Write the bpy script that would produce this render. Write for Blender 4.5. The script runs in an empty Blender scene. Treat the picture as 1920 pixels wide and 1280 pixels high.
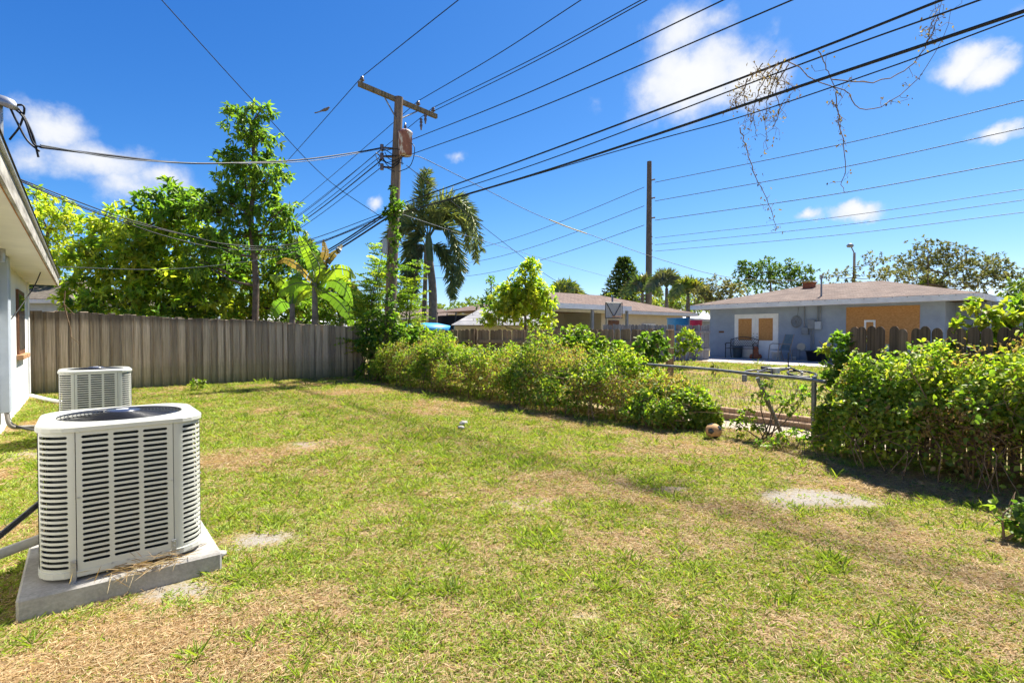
import bpy, math, random
import numpy as np
from mathutils import Vector
random.seed(7); RNG = np.random.default_rng(11)
sc = bpy.context.scene
# ------------------------------------------------------------------ camera
F_PX = 980.0; HZ = 622.0; CAM_H = 1.4
PITCH = math.atan((640 - HZ) / F_PX)
cam_d = bpy.data.cameras.new('camera'); cam = bpy.data.objects.new('camera', cam_d)
sc.collection.objects.link(cam); sc.camera = cam
cam.location = (0, 0, CAM_H); cam.rotation_euler = (math.pi / 2 - PITCH, 0, 0)
cam_d.sensor_width = 36; cam_d.lens = F_PX / 1920 * 36; cam_d.clip_end = 5000; cam_d.clip_start = .05
# the yard's own axes: v runs from the house towards the hedge (s), u runs along the house wall (t)
RV = (155 - 960) / F_PX
_n = math.hypot(RV, 1)
U = np.array([RV / _n, 1 / _n, 0]); V = np.array([1 / _n, -RV / _n, 0])
TH = math.atan2(V[1], V[0])
def W(s, t, z=0.0):
    p = s * V + t * U
    return (float(p[0]), float(p[1]), float(z))
def ray(px, py):
    x = (px - 960) / F_PX; y = -(py - 640) / F_PX
    c, s_ = math.cos(PITCH), math.sin(PITCH)
    return np.array([x, c + y * s_, y * c - s_])
def at(px, py, D):
    r = ray(px, py); r = r * (D / r[1])
    return np.array([r[0], r[1], r[2] + CAM_H])
def at_s(px, py, s):
    r = ray(px, py); r = r * (s / float(r @ V))
    return np.array([r[0], r[1], r[2] + CAM_H])
def st(p): p = np.asarray(p); return float(p @ V), float(p @ U)
def tz(px, py, s):
    p = at_s(px, py, s); return st(p)[1], float(p[2])
# ------------------------------------------------------------------ sun and sky
SUNV = .64 * V + .09 * U + np.array([0, 0, 1.0]); SUNV /= np.linalg.norm(SUNV)
sun_d = bpy.data.lights.new('sun', 'SUN'); sun = bpy.data.objects.new('sun', sun_d); sc.collection.objects.link(sun)
sun_d.energy = 5.0; sun_d.angle = math.radians(1.5); sun_d.color = (1, .95, .86)
sun.rotation_euler = Vector(-SUNV).to_track_quat('-Z', 'Y').to_euler()
world = bpy.data.worlds.new('World'); sc.world = world; world.use_nodes = True
wn, wl = world.node_tree.nodes, world.node_tree.links
for n in list(wn): wn.remove(n)
w_out = wn.new('ShaderNodeOutputWorld'); w_bg = wn.new('ShaderNodeBackground'); w_bg.inputs[1].default_value = .08
sky = wn.new('ShaderNodeTexSky'); sky.sky_type = 'NISHITA'; sky.sun_disc = False
sky.sun_elevation = math.asin(SUNV[2]); sky.sun_rotation = math.atan2(SUNV[0], SUNV[1])
sky.air_density = 0.75; sky.dust_density = 0.3; sky.ozone_density = 3.0
w_sep = wn.new('ShaderNodeSeparateColor'); wl.new(sky.outputs[0], w_sep.inputs[0]); w_cmb = wn.new('ShaderNodeCombineColor')
for i, (g_, k_) in enumerate(((1.8, .92), (1.2, .76), (.8, .86))):      # the deep, saturated blue the camera gives this sky
    p_ = wn.new('ShaderNodeMath'); p_.operation = 'POWER'; p_.inputs[1].default_value = g_; q_ = wn.new('ShaderNodeMath'); q_.operation = 'MULTIPLY'; q_.inputs[1].default_value = .15
    r_ = wn.new('ShaderNodeMath'); r_.operation = 'MULTIPLY'; r_.inputs[1].default_value = k_ / .15
    wl.new(w_sep.outputs[i], q_.inputs[0]); wl.new(q_.outputs[0], p_.inputs[0]); wl.new(p_.outputs[0], r_.inputs[0]); wl.new(r_.outputs[0], w_cmb.inputs[i])
w_sky = w_cmb.outputs[0]
w_tc = wn.new('ShaderNodeTexCoord')
def wmath(op, a, b=None, clamp=False):
    n = wn.new('ShaderNodeMath'); n.operation = op; n.use_clamp = clamp
    for i, q in enumerate((a, b)):
        if q is None: continue
        if isinstance(q, (int, float)): n.inputs[i].default_value = q
        else: wl.new(q, n.inputs[i])
    return n.outputs[0]
def wvec(op, a, b):
    n = wn.new('ShaderNodeVectorMath'); n.operation = op
    for i, q in enumerate((a, b)):
        if isinstance(q, (tuple, list, np.ndarray)): n.inputs[i].default_value = tuple(float(k) for k in q)
        else: wl.new(q, n.inputs[i])
    return n
w_n1 = wn.new('ShaderNodeTexNoise'); w_n1.inputs['Scale'].default_value = 7; w_n1.inputs['Detail'].default_value = 7; w_n1.inputs['Roughness'].default_value = .6
wl.new(w_tc.outputs['Generated'], w_n1.inputs['Vector'])
w_d = wvec('SUBTRACT', w_n1.outputs['Color'], (.5, .5, .5))
w_s = wn.new('ShaderNodeVectorMath'); w_s.operation = 'SCALE'; w_s.inputs['Scale'].default_value = .10; wl.new(w_d.outputs[0], w_s.inputs[0])
w_dir = wvec('ADD', w_tc.outputs['Generated'], w_s.outputs[0]).outputs[0]
LOBES = [  # px, py, rx, ry (photo pixels at the picture's centre scale), strength
    (1290, 60, 95, 60, .75), (1340, 45, 60, 45, .6), (1290, 150, 130, 75, 1.0), (1400, 135, 110, 60, .95), (1230, 185, 85, 45, .6), (1115, 180, 60, 40, .42),
    (1450, 60, 30, 40, .35), (1800, 118, 70, 32, .95), (1850, 132, 60, 32, .95), (1868, 252, 55, 20, .85), (1610, 397, 52, 20, .95), (1525, 404, 28, 15, .8),
    (95, 238, 95, 45, .8), (60, 290, 90, 40, .55), (190, 308, 130, 45, .75), (310, 342, 100, 40, .75), (240, 350, 90, 35, .6), (848, 296, 32, 16, .5), (698, 390, 24, 14, .7),
    (1895, 15, 30, 18, .4)]
acc = None
def lobe(d, ex, ey, rx, ry, k):
    global acc
    a = wmath('DIVIDE', wvec('DOT_PRODUCT', w_dir, ex).outputs['Value'], rx)
    b = wmath('DIVIDE', wvec('DOT_PRODUCT', w_dir, ey).outputs['Value'], ry)
    q = wmath('ADD', wmath('MULTIPLY', a, a), wmath('MULTIPLY', b, b))
    v = wmath('MULTIPLY', wmath('SUBTRACT', 1.0, wmath('SQRT', q), True), k)
    acc = v if acc is None else wmath('MAXIMUM', acc, v)
def add_lobe(r, rx, ry, k):
    r = r / np.linalg.norm(r); ex = np.cross(r, [0, 0, 1]); ex /= np.linalg.norm(ex); ey = np.cross(ex, r)
    lobe(r, ex, ey, rx, ry, k)
for px, py, rx, ry, k in LOBES:
    r = ray(px, py); q = 1 / np.linalg.norm(r)
    add_lobe(r, 1.35 * rx / F_PX * q * (.6 + .4 * q), 1.45 * ry / F_PX * q, k)
for az, el, rx, ry in ((150, 30, .3, .13), (200, 40, .25, .12), (235, 22, .3, .1), (110, 35, .2, .1), (290, 28, .26, .1)):   # the same fair-weather clouds round the rest of the sky
    a, e = math.radians(az), math.radians(el)
    add_lobe(np.array([math.sin(a) * math.cos(e), math.cos(a) * math.cos(e), math.sin(e)]), rx, ry, .85)
w_n2 = wn.new('ShaderNodeTexNoise'); w_n2.inputs['Scale'].default_value = 11; w_n2.inputs['Detail'].default_value = 8; w_n2.inputs['Roughness'].default_value = .62
wl.new(w_tc.outputs['Generated'], w_n2.inputs['Vector'])
den = wmath('ADD', acc, wmath('MULTIPLY', wmath('SUBTRACT', w_n2.outputs['Fac'], .53), .95))
w_mr = wn.new('ShaderNodeMapRange'); w_mr.interpolation_type = 'SMOOTHSTEP'
wl.new(den, w_mr.inputs['Value']); w_mr.inputs['From Min'].default_value = .15; w_mr.inputs['From Max'].default_value = .66
gate = wmath('MULTIPLY', acc, 9.0, True)
cfac = wmath('MULTIPLY', wmath('MULTIPLY', w_mr.outputs[0], gate), .94)
w_mix = wn.new('ShaderNodeMix'); w_mix.data_type = 'RGBA'
wl.new(cfac, w_mix.inputs['Factor']); wl.new(w_sky, w_mix.inputs[6]); w_cc = wn.new('ShaderNodeMix'); w_cc.data_type = 'RGBA'; w_cc.inputs[6].default_value = (3.8, 4.1, 4.7, 1); w_cc.inputs[7].default_value = (5.0, 5.0, 5.0, 1); wl.new(wmath('MULTIPLY', wmath('SUBTRACT', den, .35), 2.2, True), w_cc.inputs[0]); wl.new(w_cc.outputs[2], w_mix.inputs[7])
world.cycles.sampling_method = 'MANUAL'; world.cycles.sample_map_resolution = 256
wl.new(w_mix.outputs[2], w_bg.inputs[0]); wl.new(w_bg.outputs[0], w_out.inputs[0])
sc.view_settings.view_transform = 'Standard'; sc.view_settings.look = 'None'
sc.view_settings.exposure = 1.38; sc.view_settings.gamma = 1.0; sc.view_settings.use_curve_mapping = False
sc.cycles.max_bounces = 5; sc.cycles.diffuse_bounces = 3; sc.cycles.glossy_bounces = 2; sc.cycles.transmission_bounces = 2; sc.cycles.transparent_max_bounces = 4
sc.cycles.adaptive_threshold = .02; sc.cycles.use_denoising = True
sc.cycles.caustics_reflective = False; sc.cycles.caustics_refractive = False
# ------------------------------------------------------------------ helpers
C = sc.collection
def tag(o, label=None, cat=None, group=None, kind=None):
    for k, q in (('label', label), ('category', cat), ('group', group), ('kind', kind)):
        if q: o[k] = q
    return o
def thing(name, label, cat, loc=(0, 0, 0), rz=0.0, group=None):
    o = bpy.data.objects.new(name, None); C.objects.link(o)
    o.location = tuple(float(q) for q in loc); o.rotation_euler = (0, 0, rz); o.empty_display_size = .2
    return tag(o, label, cat, group)
def link(name, me, mat=None, parent=None):
    o = bpy.data.objects.new(name, me); C.objects.link(o)
    if mat is not None and not me.materials: me.materials.append(mat)
    if parent is not None: o.parent = parent
    return o
def copy_tree(o, parent=None):
    c = o.copy(); C.objects.link(c)
    if parent is not None: c.parent = parent
    for ch in list(o.children): copy_tree(ch, c)
    return c
class MB:
    def __init__(s): s.v = []; s.f = []; s.sm = []
    def add(s, vs, fs, smooth=False):
        b = len(s.v); s.v += [tuple(float(k) for k in q) for q in vs]
        s.f += [tuple(i + b for i in q) for q in fs]; s.sm += [smooth] * len(fs); return s
    def box(s, x0, x1, y0, y1, z0, z1, bev=0.0):
        if bev > 0:
            b = min(bev, (x1 - x0) / 2.1, (y1 - y0) / 2.1, (z1 - z0) / 2.1)
            pts, idx = [], {}
            for ix, X in enumerate((x0, x1)):
                for iy, Y in enumerate((y0, y1)):
                    for iz, Z in enumerate((z0, z1)):
                        dx, dy, dz = (b if ix == 0 else -b), (b if iy == 0 else -b), (b if iz == 0 else -b)
                        for ax, p in enumerate(((X, Y + dy, Z + dz), (X + dx, Y, Z + dz), (X + dx, Y + dy, Z))):
                            idx[ix, iy, iz, ax] = len(pts); pts.append(p)
            fs = []
            for ix in (0, 1): q = [idx[ix, a, c, 0] for a, c in ((0, 0), (1, 0), (1, 1), (0, 1))]; fs.append(q if ix else q[::-1])
            for iy in (0, 1): q = [idx[a, iy, c, 1] for a, c in ((0, 0), (1, 0), (1, 1), (0, 1))]; fs.append(q[::-1] if iy else q)
            for iz in (0, 1): q = [idx[a, c, iz, 2] for a, c in ((0, 0), (1, 0), (1, 1), (0, 1))]; fs.append(q if iz else q[::-1])
            for a in (0, 1):
                for c in (0, 1):
                    fs.append([idx[a, c, 0, 0], idx[a, c, 1, 0], idx[a, c, 1, 1], idx[a, c, 0, 1]])
                    fs.append([idx[a, 0, c, 0], idx[a, 1, c, 0], idx[a, 1, c, 2], idx[a, 0, c, 2]])
                    fs.append([idx[0, a, c, 1], idx[1, a, c, 1], idx[1, a, c, 2], idx[0, a, c, 2]])
                    for d in (0, 1): fs.append([idx[a, c, d, 0], idx[a, c, d, 1], idx[a, c, d, 2]])
            return s.add(pts, fs)
        vs = [(x0, y0, z0), (x1, y0, z0), (x1, y1, z0), (x0, y1, z0), (x0, y0, z1), (x1, y0, z1), (x1, y1, z1), (x0, y1, z1)]
        return s.add(vs, [(0, 3, 2, 1), (4, 5, 6, 7), (0, 1, 5, 4), (1, 2, 6, 5), (2, 3, 7, 6), (3, 0, 4, 7)])
    def tube(s, pts, r, n=8, cap=True, smooth=True):
        P = [np.asarray(p, float) for p in pts]; m = len(P)
        R = [r] * m if isinstance(r, (int, float)) else list(r)
        vs = []; ref = None
        for i in range(m):
            d = P[min(i + 1, m - 1)] - P[max(i - 1, 0)]; L = np.linalg.norm(d); d = d / L if L > 0 else np.array([0, 0, 1.])
            if ref is None: ref = np.array([1., 0, 0]) if abs(d[0]) < .8 else np.array([0, 1., 0])
            a = ref - d * (ref @ d); a /= np.linalg.norm(a); b = np.cross(d, a); ref = a
            for k in range(n):
                w = 2 * math.pi * k / n; vs.append(P[i] + R[i] * (math.cos(w) * a + math.sin(w) * b))
        fs = [(i * n + k, i * n + (k + 1) % n, (i + 1) * n + (k + 1) % n, (i + 1) * n + k) for i in range(m - 1) for k in range(n)]
        s.add(vs, fs, smooth)
        if cap: s.add(vs[:n], [tuple(range(n))[::-1]]); s.add(vs[-n:], [tuple(range(n))])
        return s
    def lathe(s, prof, n=24, c=(0, 0, 0), smooth=True):
        vs = []
        for r, z in prof:
            for k in range(n):
                w = 2 * math.pi * k / n; vs.append((c[0] + r * math.cos(w), c[1] + r * math.sin(w), c[2] + z))
        fs = [(i * n + k, i * n + (k + 1) % n, (i + 1) * n + (k + 1) % n, (i + 1) * n + k) for i in range(len(prof) - 1) for k in range(n)]
        return s.add(vs, fs, smooth)
    def poly(s, pts, th_axis, th):          # a planar outline given depth along an axis vector
        n = len(pts); P = [np.asarray(p, float) for p in pts]; a = np.asarray(th_axis, float) * th
        s.add(P + [p + a for p in P], [tuple(range(n))[::-1], tuple(range(n, 2 * n))] + [(i, (i + 1) % n, (i + 1) % n + n, i + n) for i in range(n)])
        return s
    def me(s, name):
        m = bpy.data.meshes.new(name); m.from_pydata(s.v, [], s.f); m.polygons.foreach_set('use_smooth', s.sm); m.update(); return m
    def build(s, name, mat, parent=None): return link(name, s.me(name), mat, parent)
def np_mesh(name, verts, quads, col=None, smooth=False):
    me = bpy.data.meshes.new(name); v = np.ascontiguousarray(verts, np.float32).reshape(-1, 3); q = np.ascontiguousarray(quads, np.int32)
    k = q.shape[1]
    me.vertices.add(len(v)); me.vertices.foreach_set('co', v.ravel())
    me.loops.add(q.size); me.loops.foreach_set('vertex_index', q.ravel())
    me.polygons.add(len(q)); me.polygons.foreach_set('loop_start', np.arange(0, q.size, k, dtype=np.int32))
    me.update(calc_edges=True)
    if smooth: me.polygons.foreach_set('use_smooth', np.ones(len(q), bool))
    if col is not None:
        a = me.attributes.new('tint', 'FLOAT_COLOR', 'FACE'); a.data.foreach_set('color', np.ascontiguousarray(col, np.float32).ravel())
    return me
def unit(a): return a / np.maximum(np.linalg.norm(a, axis=-1, keepdims=True), 1e-9)
class Leaves:
    """collects leaf blades: each a folded blade of two quads with its own tint"""
    def __init__(s): s.V = []; s.C = []
    def add(s, P, A, N, L, Wd, col, fold=.12, droop=.15, shape=(.32, .5, .7, .36)):
        P = np.asarray(P, float); n = len(P)
        if n == 0: return s
        A = unit(np.asarray(A, float)); N = np.asarray(N, float); N = unit(N - A * (N * A).sum(-1, keepdims=True)); B = np.cross(A, N)
        L = np.broadcast_to(np.asarray(L, float), (n,))[:, None]; Wd = np.broadcast_to(np.asarray(Wd, float), (n,))[:, None]
        a1, w1, a2, w2 = shape
        v = np.stack([P, P + A * L * a1 + B * Wd * w1 + N * Wd * fold, P + A * L * a2 + B * Wd * w2 + N * (Wd * fold - L * droop * .4),
                      P + A * L - N * L * droop, P + A * L * a2 - B * Wd * w2 + N * (Wd * fold - L * droop * .4), P + A * L * a1 - B * Wd * w1 + N * Wd * fold], 1)
        s.V.append(v.reshape(-1, 3)); c = np.broadcast_to(np.asarray(col, float), (n, 3)); s.C.append(np.repeat(c, 2, 0)); return s
    def mesh(s, name):
        v = np.concatenate(s.V); n = len(v) // 6; b = np.arange(n)[:, None] * 6
        q = np.stack([b + [0, 1, 2, 3], b + [0, 3, 4, 5]], 1).reshape(-1, 4)
        c = np.concatenate(s.C); return np_mesh(name, v, q, np.concatenate([c, np.ones((len(c), 1))], 1))
    def build(s, name, mat, parent=None): return link(name, s.mesh(name), mat, parent)
def rand_dir(n):
    a = RNG.normal(size=(n, 3)); return unit(a)
def vnoise(x, y, seed=0):
    x = np.asarray(x, float); y = np.asarray(y, float); xi = np.floor(x).astype(np.int64); yi = np.floor(y).astype(np.int64); fx = x - xi; fy = y - yi
    def h(a, b):
        q = (a * 374761393 + b * 668265263 + seed * 982451653) & 0xffffffff; q = ((q ^ (q >> 13)) * 1274126177) & 0xffffffff
        return ((q ^ (q >> 16)) & 0xffff) / 65535.0
    fx = fx * fx * (3 - 2 * fx); fy = fy * fy * (3 - 2 * fy)
    return (h(xi, yi) * (1 - fx) + h(xi + 1, yi) * fx) * (1 - fy) + (h(xi, yi + 1) * (1 - fx) + h(xi + 1, yi + 1) * fx) * fy
def fbm(x, y, seed=0, o=4):
    r = 0; a = .5; tot = 0
    for i in range(o): r = r + a * vnoise(x * 2 ** i, y * 2 ** i, seed + i); tot += a; a *= .5
    return r / tot
def sstep(a, b, x): q = np.clip((np.asarray(x, float) - a) / (b - a), 0, 1); return q * q * (3 - 2 * q)
def spline(pts, n=24):
    P = np.asarray(pts, float)
    if len(P) == 2: return [P[0] + (P[1] - P[0]) * i / (n - 1) for i in range(n)]
    Q = np.vstack([2 * P[0] - P[1], P, 2 * P[-1] - P[-2]]); out = []
    for i in range(n):
        f = i / (n - 1) * (len(P) - 1); k = min(int(f), len(P) - 2); q = f - k; a, b, c, d = Q[k:k + 4]
        out.append(.5 * (2 * b + (c - a) * q + (2 * a - 5 * b + 4 * c - d) * q * q + (3 * b - a - 3 * c + d) * q ** 3))
    return out
# ------------------------------------------------------------------ materials
class M:
    def __init__(s, name, rough=.6, spec=.4, metal=0.0):
        s.m = bpy.data.materials.new(name); s.m.use_nodes = True; s.n = s.m.node_tree.nodes; s.l = s.m.node_tree.links
        s.b = s.n['Principled BSDF']; s.b.inputs['Roughness'].default_value = rough; s.b.inputs['Specular IOR Level'].default_value = spec; s.b.inputs['Metallic'].default_value = metal
    def col(s, c):
        if isinstance(c, (tuple, list)): s.b.inputs['Base Color'].default_value = (*c[:3], 1)
        else: s.l.new(c, s.b.inputs['Base Color'])
        return s
    def co(s, kind='Object', scale=(1, 1, 1)):
        t = s.n.new('ShaderNodeTexCoord'); mp = s.n.new('ShaderNodeMapping'); mp.inputs['Scale'].default_value = scale
        s.l.new(t.outputs[kind], mp.inputs['Vector']); return mp.outputs[0]
    def noise(s, scale=5, detail=4, vec=None, rough=.55):
        t = s.n.new('ShaderNodeTexNoise'); t.inputs['Scale'].default_value = scale; t.inputs['Detail'].default_value = detail; t.inputs['Roughness'].default_value = rough
        if vec is not None: s.l.new(vec, t.inputs['Vector'])
        return t.outputs['Fac']
    def ramp(s, fac, stops):
        r = s.n.new('ShaderNodeValToRGB'); e = r.color_ramp.elements
        while len(e) < len(stops): e.new(.5)
        for i, (p, c) in enumerate(stops): e[i].position = p; e[i].color = (*c, 1) if len(c) == 3 else c
        s.l.new(fac, r.inputs[0]); return r.outputs[0]
    def mix(s, f, a, b, mode='MIX'):
        n = s.n.new('ShaderNodeMix'); n.data_type = 'RGBA'; n.blend_type = mode
        for i, q in ((0, f), (6, a), (7, b)):
            if isinstance(q, (int, float)): n.inputs[i].default_value = q
            elif isinstance(q, (tuple, list)): n.inputs[i].default_value = (*q[:3], 1)
            else: s.l.new(q, n.inputs[i])
        return n.outputs[2]
    def math(s, op, a, b=0.0, clamp=False):
        n = s.n.new('ShaderNodeMath'); n.operation = op; n.use_clamp = clamp
        for i, q in enumerate((a, b)):
            if isinstance(q, (int, float)): n.inputs[i].default_value = q
            else: s.l.new(q, n.inputs[i])
        return n.outputs[0]
    def attr(s, name, out='Color'):
        n = s.n.new('ShaderNodeAttribute'); n.attribute_name = name; return n.outputs[out]
    def rnd(s): return s.n.new('ShaderNodeObjectInfo').outputs['Random']
    def sep(s, vec, i):
        n = s.n.new('ShaderNodeSeparateXYZ'); s.l.new(vec, n.inputs[0]); return n.outputs[i]
    def bump(s, h, strength=.3, dist=.02):
        n = s.n.new('ShaderNodeBump'); n.inputs['Strength'].default_value = strength; n.inputs['Distance'].default_value = dist
        s.l.new(h, n.inputs['Height']); s.l.new(n.outputs[0], s.b.inputs['Normal']); return s
def simple(name, c, rough=.6, spec=.4, metal=0.0, var=.18, scale=6, bump=0.0):
    m = M(name, rough, spec, metal); f = m.noise(scale, 5, m.co())
    m.col(m.ramp(f, [(.3, tuple(q * (1 - var) for q in c)), (.7, tuple(min(1, q * (1 + var * .6)) for q in c))]))
    if bump: m.bump(m.noise(scale * 8, 4, m.co()), bump)
    return m.m
def leaf_mat(name, transl=.45, gloss=.06, tcol=(1.25, 1.15, .55), rough=.45):
    m = M(name); m.n.remove(m.b); t = m.attr('tint')
    r = m.rnd(); c = m.mix(1.0, t, m.ramp(r, [(0, (.86, .9, .86)), (1, (1.12, 1.06, 1.0))]), 'MULTIPLY')
    df = m.n.new('ShaderNodeBsdfDiffuse'); m.l.new(c, df.inputs['Color'])
    tr = m.n.new('ShaderNodeBsdfTranslucent'); m.l.new(m.mix(1.0, c, tcol, 'MULTIPLY'), tr.inputs['Color'])
    gl = m.n.new('ShaderNodeBsdfGlossy'); gl.inputs['Roughness'].default_value = rough; gl.inputs['Color'].default_value = (1, .97, .85, 1)
    mx = m.n.new('ShaderNodeMixShader'); mx.inputs[0].default_value = transl; m.l.new(df.outputs[0], mx.inputs[1]); m.l.new(tr.outputs[0], mx.inputs[2])
    m2 = m.n.new('ShaderNodeMixShader'); m2.inputs[0].default_value = gloss; m.l.new(mx.outputs[0], m2.inputs[1]); m.l.new(gl.outputs[0], m2.inputs[2])
    m.l.new(m2.outputs[0], m.n['Material Output'].inputs['Surface']); return m.m
def wood_mat(name, dark, light, green=None, grain=30, top_dark=None, H=1.8):
    m = M(name, .85, .15); r = m.rnd(); cb = m.n.new('ShaderNodeCombineXYZ')
    for i_, k_ in enumerate((191.0, 77.0, 13.0)): m.l.new(m.math('MULTIPLY', r, k_), cb.inputs[i_])
    ad = m.n.new('ShaderNodeVectorMath'); m.l.new(m.co('Object', (grain * 2.2, grain * 2.2, 1.1)), ad.inputs[0]); m.l.new(cb.outputs[0], ad.inputs[1]); f = m.noise(1, 6, ad.outputs[0], .62); base = m.ramp(f, [(.28, dark), (.72, light)])
    base = m.mix(1.0, base, m.ramp(r, [(0, (.62, .60, .58)), (.5, (.95, .93, .9)), (1, (1.28, 1.24, 1.2))]), 'MULTIPLY')
    co = m.co('Object'); z = m.sep(co, 2); nz = m.noise(5, 4, co)
    if green is not None:
        g = m.math('SUBTRACT', m.math('ADD', .42, m.math('MULTIPLY', nz, .9)), m.math('MULTIPLY', z, 1.3), True)
        base = m.mix(m.math('MULTIPLY', g, .9), base, green)
    if top_dark is not None:
        g = m.math('MULTIPLY', m.math('SUBTRACT', m.math('ADD', z, m.math('MULTIPLY', nz, .55)), H, True), 3.5, True)
        base = m.mix(m.math('MULTIPLY', g, .62), base, top_dark)
    spots = m.noise(9, 3, m.co('Object', (1, 1, .35)))
    base = m.mix(m.math('MULTIPLY', m.math('SUBTRACT', spots, .58, True), 2.2, True), base, tuple(q * .35 for q in dark))
    m.col(base).bump(f, .5, .006); return m.m
def roof_mat(name, a, b, c, sx=3.2, sy=6.5):
    m = M(name, .92, .1); t = m.n.new('ShaderNodeTexBrick'); t.inputs['Scale'].default_value = 1.0
    m.l.new(m.co('UV', (1, 1, 1)), t.inputs['Vector']); t.inputs['Color1'].default_value = (*a, 1); t.inputs['Color2'].default_value = (*b, 1); t.inputs['Mortar'].default_value = (*c, 1)
    t.inputs['Mortar Size'].default_value = .012; t.inputs['Brick Width'].default_value = 1 / sx; t.inputs['Row Height'].default_value = 1 / sy; t.inputs['Bias'].default_value = 0
    f = m.noise(2.5, 5, m.co()); m.col(m.mix(1.0, t.outputs[0], m.ramp(f, [(.3, (.72, .72, .74)), (.7, (1.15, 1.12, 1.1))]), 'MULTIPLY')); m.bump(t.outputs['Fac'], -.4, .01); return m.m
MAT = {}
MAT['leaf'] = leaf_mat('leaf_blade', .6, .025, (1.3, 1.45, .5)); MAT['grass'] = leaf_mat('grass_blade', .4, .03, (1.15, 1.1, .6), .6)
MAT['frond'] = leaf_mat('palm_frond', .35, .07, (1.2, 1.1, .5), .4); MAT['farleaf'] = leaf_mat('far_foliage', .4, .03, (1.2, 1.1, .6), .6)
MAT['bark'] = simple('bark', (.16, .12, .09), .9, .1, 0, .45, 9, .6); MAT['twig'] = simple('dry_twig', (.22, .15, .09), .9, .1, 0, .4, 20)
MAT['palmbark'] = simple('palm_bark', (.2, .17, .14), .9, .1, 0, .35, 7, .5); MAT['shaft'] = simple('crownshaft', (.13, .17, .07), .5, .3)
MAT['pole'] = wood_mat('pole_wood', (.065, .05, .04), (.24, .19, .145), None, 18); MAT['arm'] = wood_mat('arm_wood', (.06, .05, .03), (.24, .2, .13), None, 14)
MAT['board'] = wood_mat('weathered_board', (.25, .185, .12), (.66, .54, .39), (.16, .165, .06), 26, (.05, .04, .03), 1.78)
MAT['picket'] = wood_mat('brown_picket', (.15, .085, .045), (.46, .31, .19), None, 26, (.06, .045, .035), 1.62)
MAT['dpicket'] = wood_mat('dark_picket', (.06, .042, .03), (.24, .17, .12), None, 26, (.04, .032, .028), 1.62)
MAT['gpicket'] = wood_mat('grey_picket', (.12, .12, .13), (.33, .33, .34), None, 26)
MAT['ac'] = simple('cream_sheet_metal', (.49, .49, .435), .38, .45, 0, .05, 3); MAT['coil'] = simple('coil_fins', (.014, .02, .02), .5, .4, 0, .4, 60)
MAT['black'] = simple('black_plastic', (.018, .019, .024), .35, .5, 0, .25); MAT['blackmetal'] = simple('black_iron', (.02, .02, .022), .45, .5)
MAT['fan'] = simple('fan_blade_navy', (.035, .045, .085), .25, .6, 0, .2); MAT['galv'] = simple('galvanised_steel', (.42, .43, .44), .45, .5, .7, .25, 12)
MAT['white'] = simple('white_paint', (.78, .78, .76), .5, .35, 0, .08); MAT['emblem'] = simple('emblem_white', (.8, .8, .82), .3, .5, 0, .05)
MAT['stucco'] = simple('white_stucco', (.76, .75, .72), .85, .15, 0, .1, 3, .25); MAT['soffit'] = simple('soffit_cream', (.72, .68, .6), .7, .2, 0, .1, 2)
m = M('dirty_fascia', .75, .2); f = m.noise(4, 6, m.co('Object', (1, .5, 4))); m.col(m.ramp(f, [(.25, (.1, .09, .075)), (.5, (.33, .31, .27)), (.8, (.55, .52, .46))])); MAT['fascia'] = m.m
MAT['rust'] = simple('rust_orange', (.42, .2, .07), .85, .2, 0, .4, 15); MAT['brownwood'] = simple('brown_window_wood', (.16, .075, .04), .6, .3, 0, .3, 10)
MAT['glass'] = simple('window_glass', (.03, .04, .05), .06, .8, 0, .1)
MAT['greybox'] = simple('grey_enclosure', (.42, .46, .5), .5, .4, 0, .12, 4); MAT['boxdark'] = simple('meter_box_grey', (.22, .24, .26), .5, .4, 0, .15, 5)
MAT['wire'] = simple('black_wire', (.012, .012, .013), .5, .3, 0, .1); MAT['wirebare'] = simple('bare_grey_wire', (.1, .11, .12), .5, .4, .3, .1)
MAT['yellow'] = simple('yellow_wire_sleeve', (.5, .36, .04), .5, .4); MAT['porcelain'] = simple('insulator_porcelain', (.12, .09, .08), .25, .6)
m = M('rusty_transformer_paint', .6, .35); f = m.noise(5, 5, m.co('Object', (1.4, 1.4, .7))); m.col(m.ramp(f, [(.36, (.2, .075, .06)), (.52, (.3, .14, .11)), (.58, (.58, .54, .5)), (.8, (.66, .64, .6))])); MAT['transformer'] = m.m
MAT['blue'] = simple('blue_grey_stucco', (.30, .35, .42), .85, .15, 0, .12, 2.5, .15); MAT['gutter'] = simple('white_gutter', (.68, .68, .66), .55, .3, 0, .12, 3)
m = M('osb_board', .8, .15); f = m.noise(14, 6, m.co('Object', (1, 1, 2.6)), .7); m.col(m.ramp(f, [(.3, (.34, .155, .05)), (.55, (.5, .255, .09)), (.75, (.6, .36, .16))])); MAT['osb'] = m.m
MAT['roof'] = roof_mat('brown_shingle', (.16, .12, .098), (.215, .17, .14), (.09, .07, .058)); MAT['roofred'] = roof_mat('reddish_shingle', (.165, .12, .098), (.205, .155, .128), (.09, .065, .055))
MAT['roofgrey'] = roof_mat('grey_roof_strips', (.3, .3, .31), (.4, .39, .39), (.1, .1, .1), .6, 4); MAT['roofdark'] = simple('dark_old_shingle', (.13, .11, .09), .9, .1, 0, .4, 8)
MAT['cream'] = simple('cream_stucco', (.62, .55, .42), .85, .15, 0, .08, 2); MAT['brick'] = simple('brick_red', (.36, .12, .06), .85, .1, 0, .3, 20)
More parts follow.
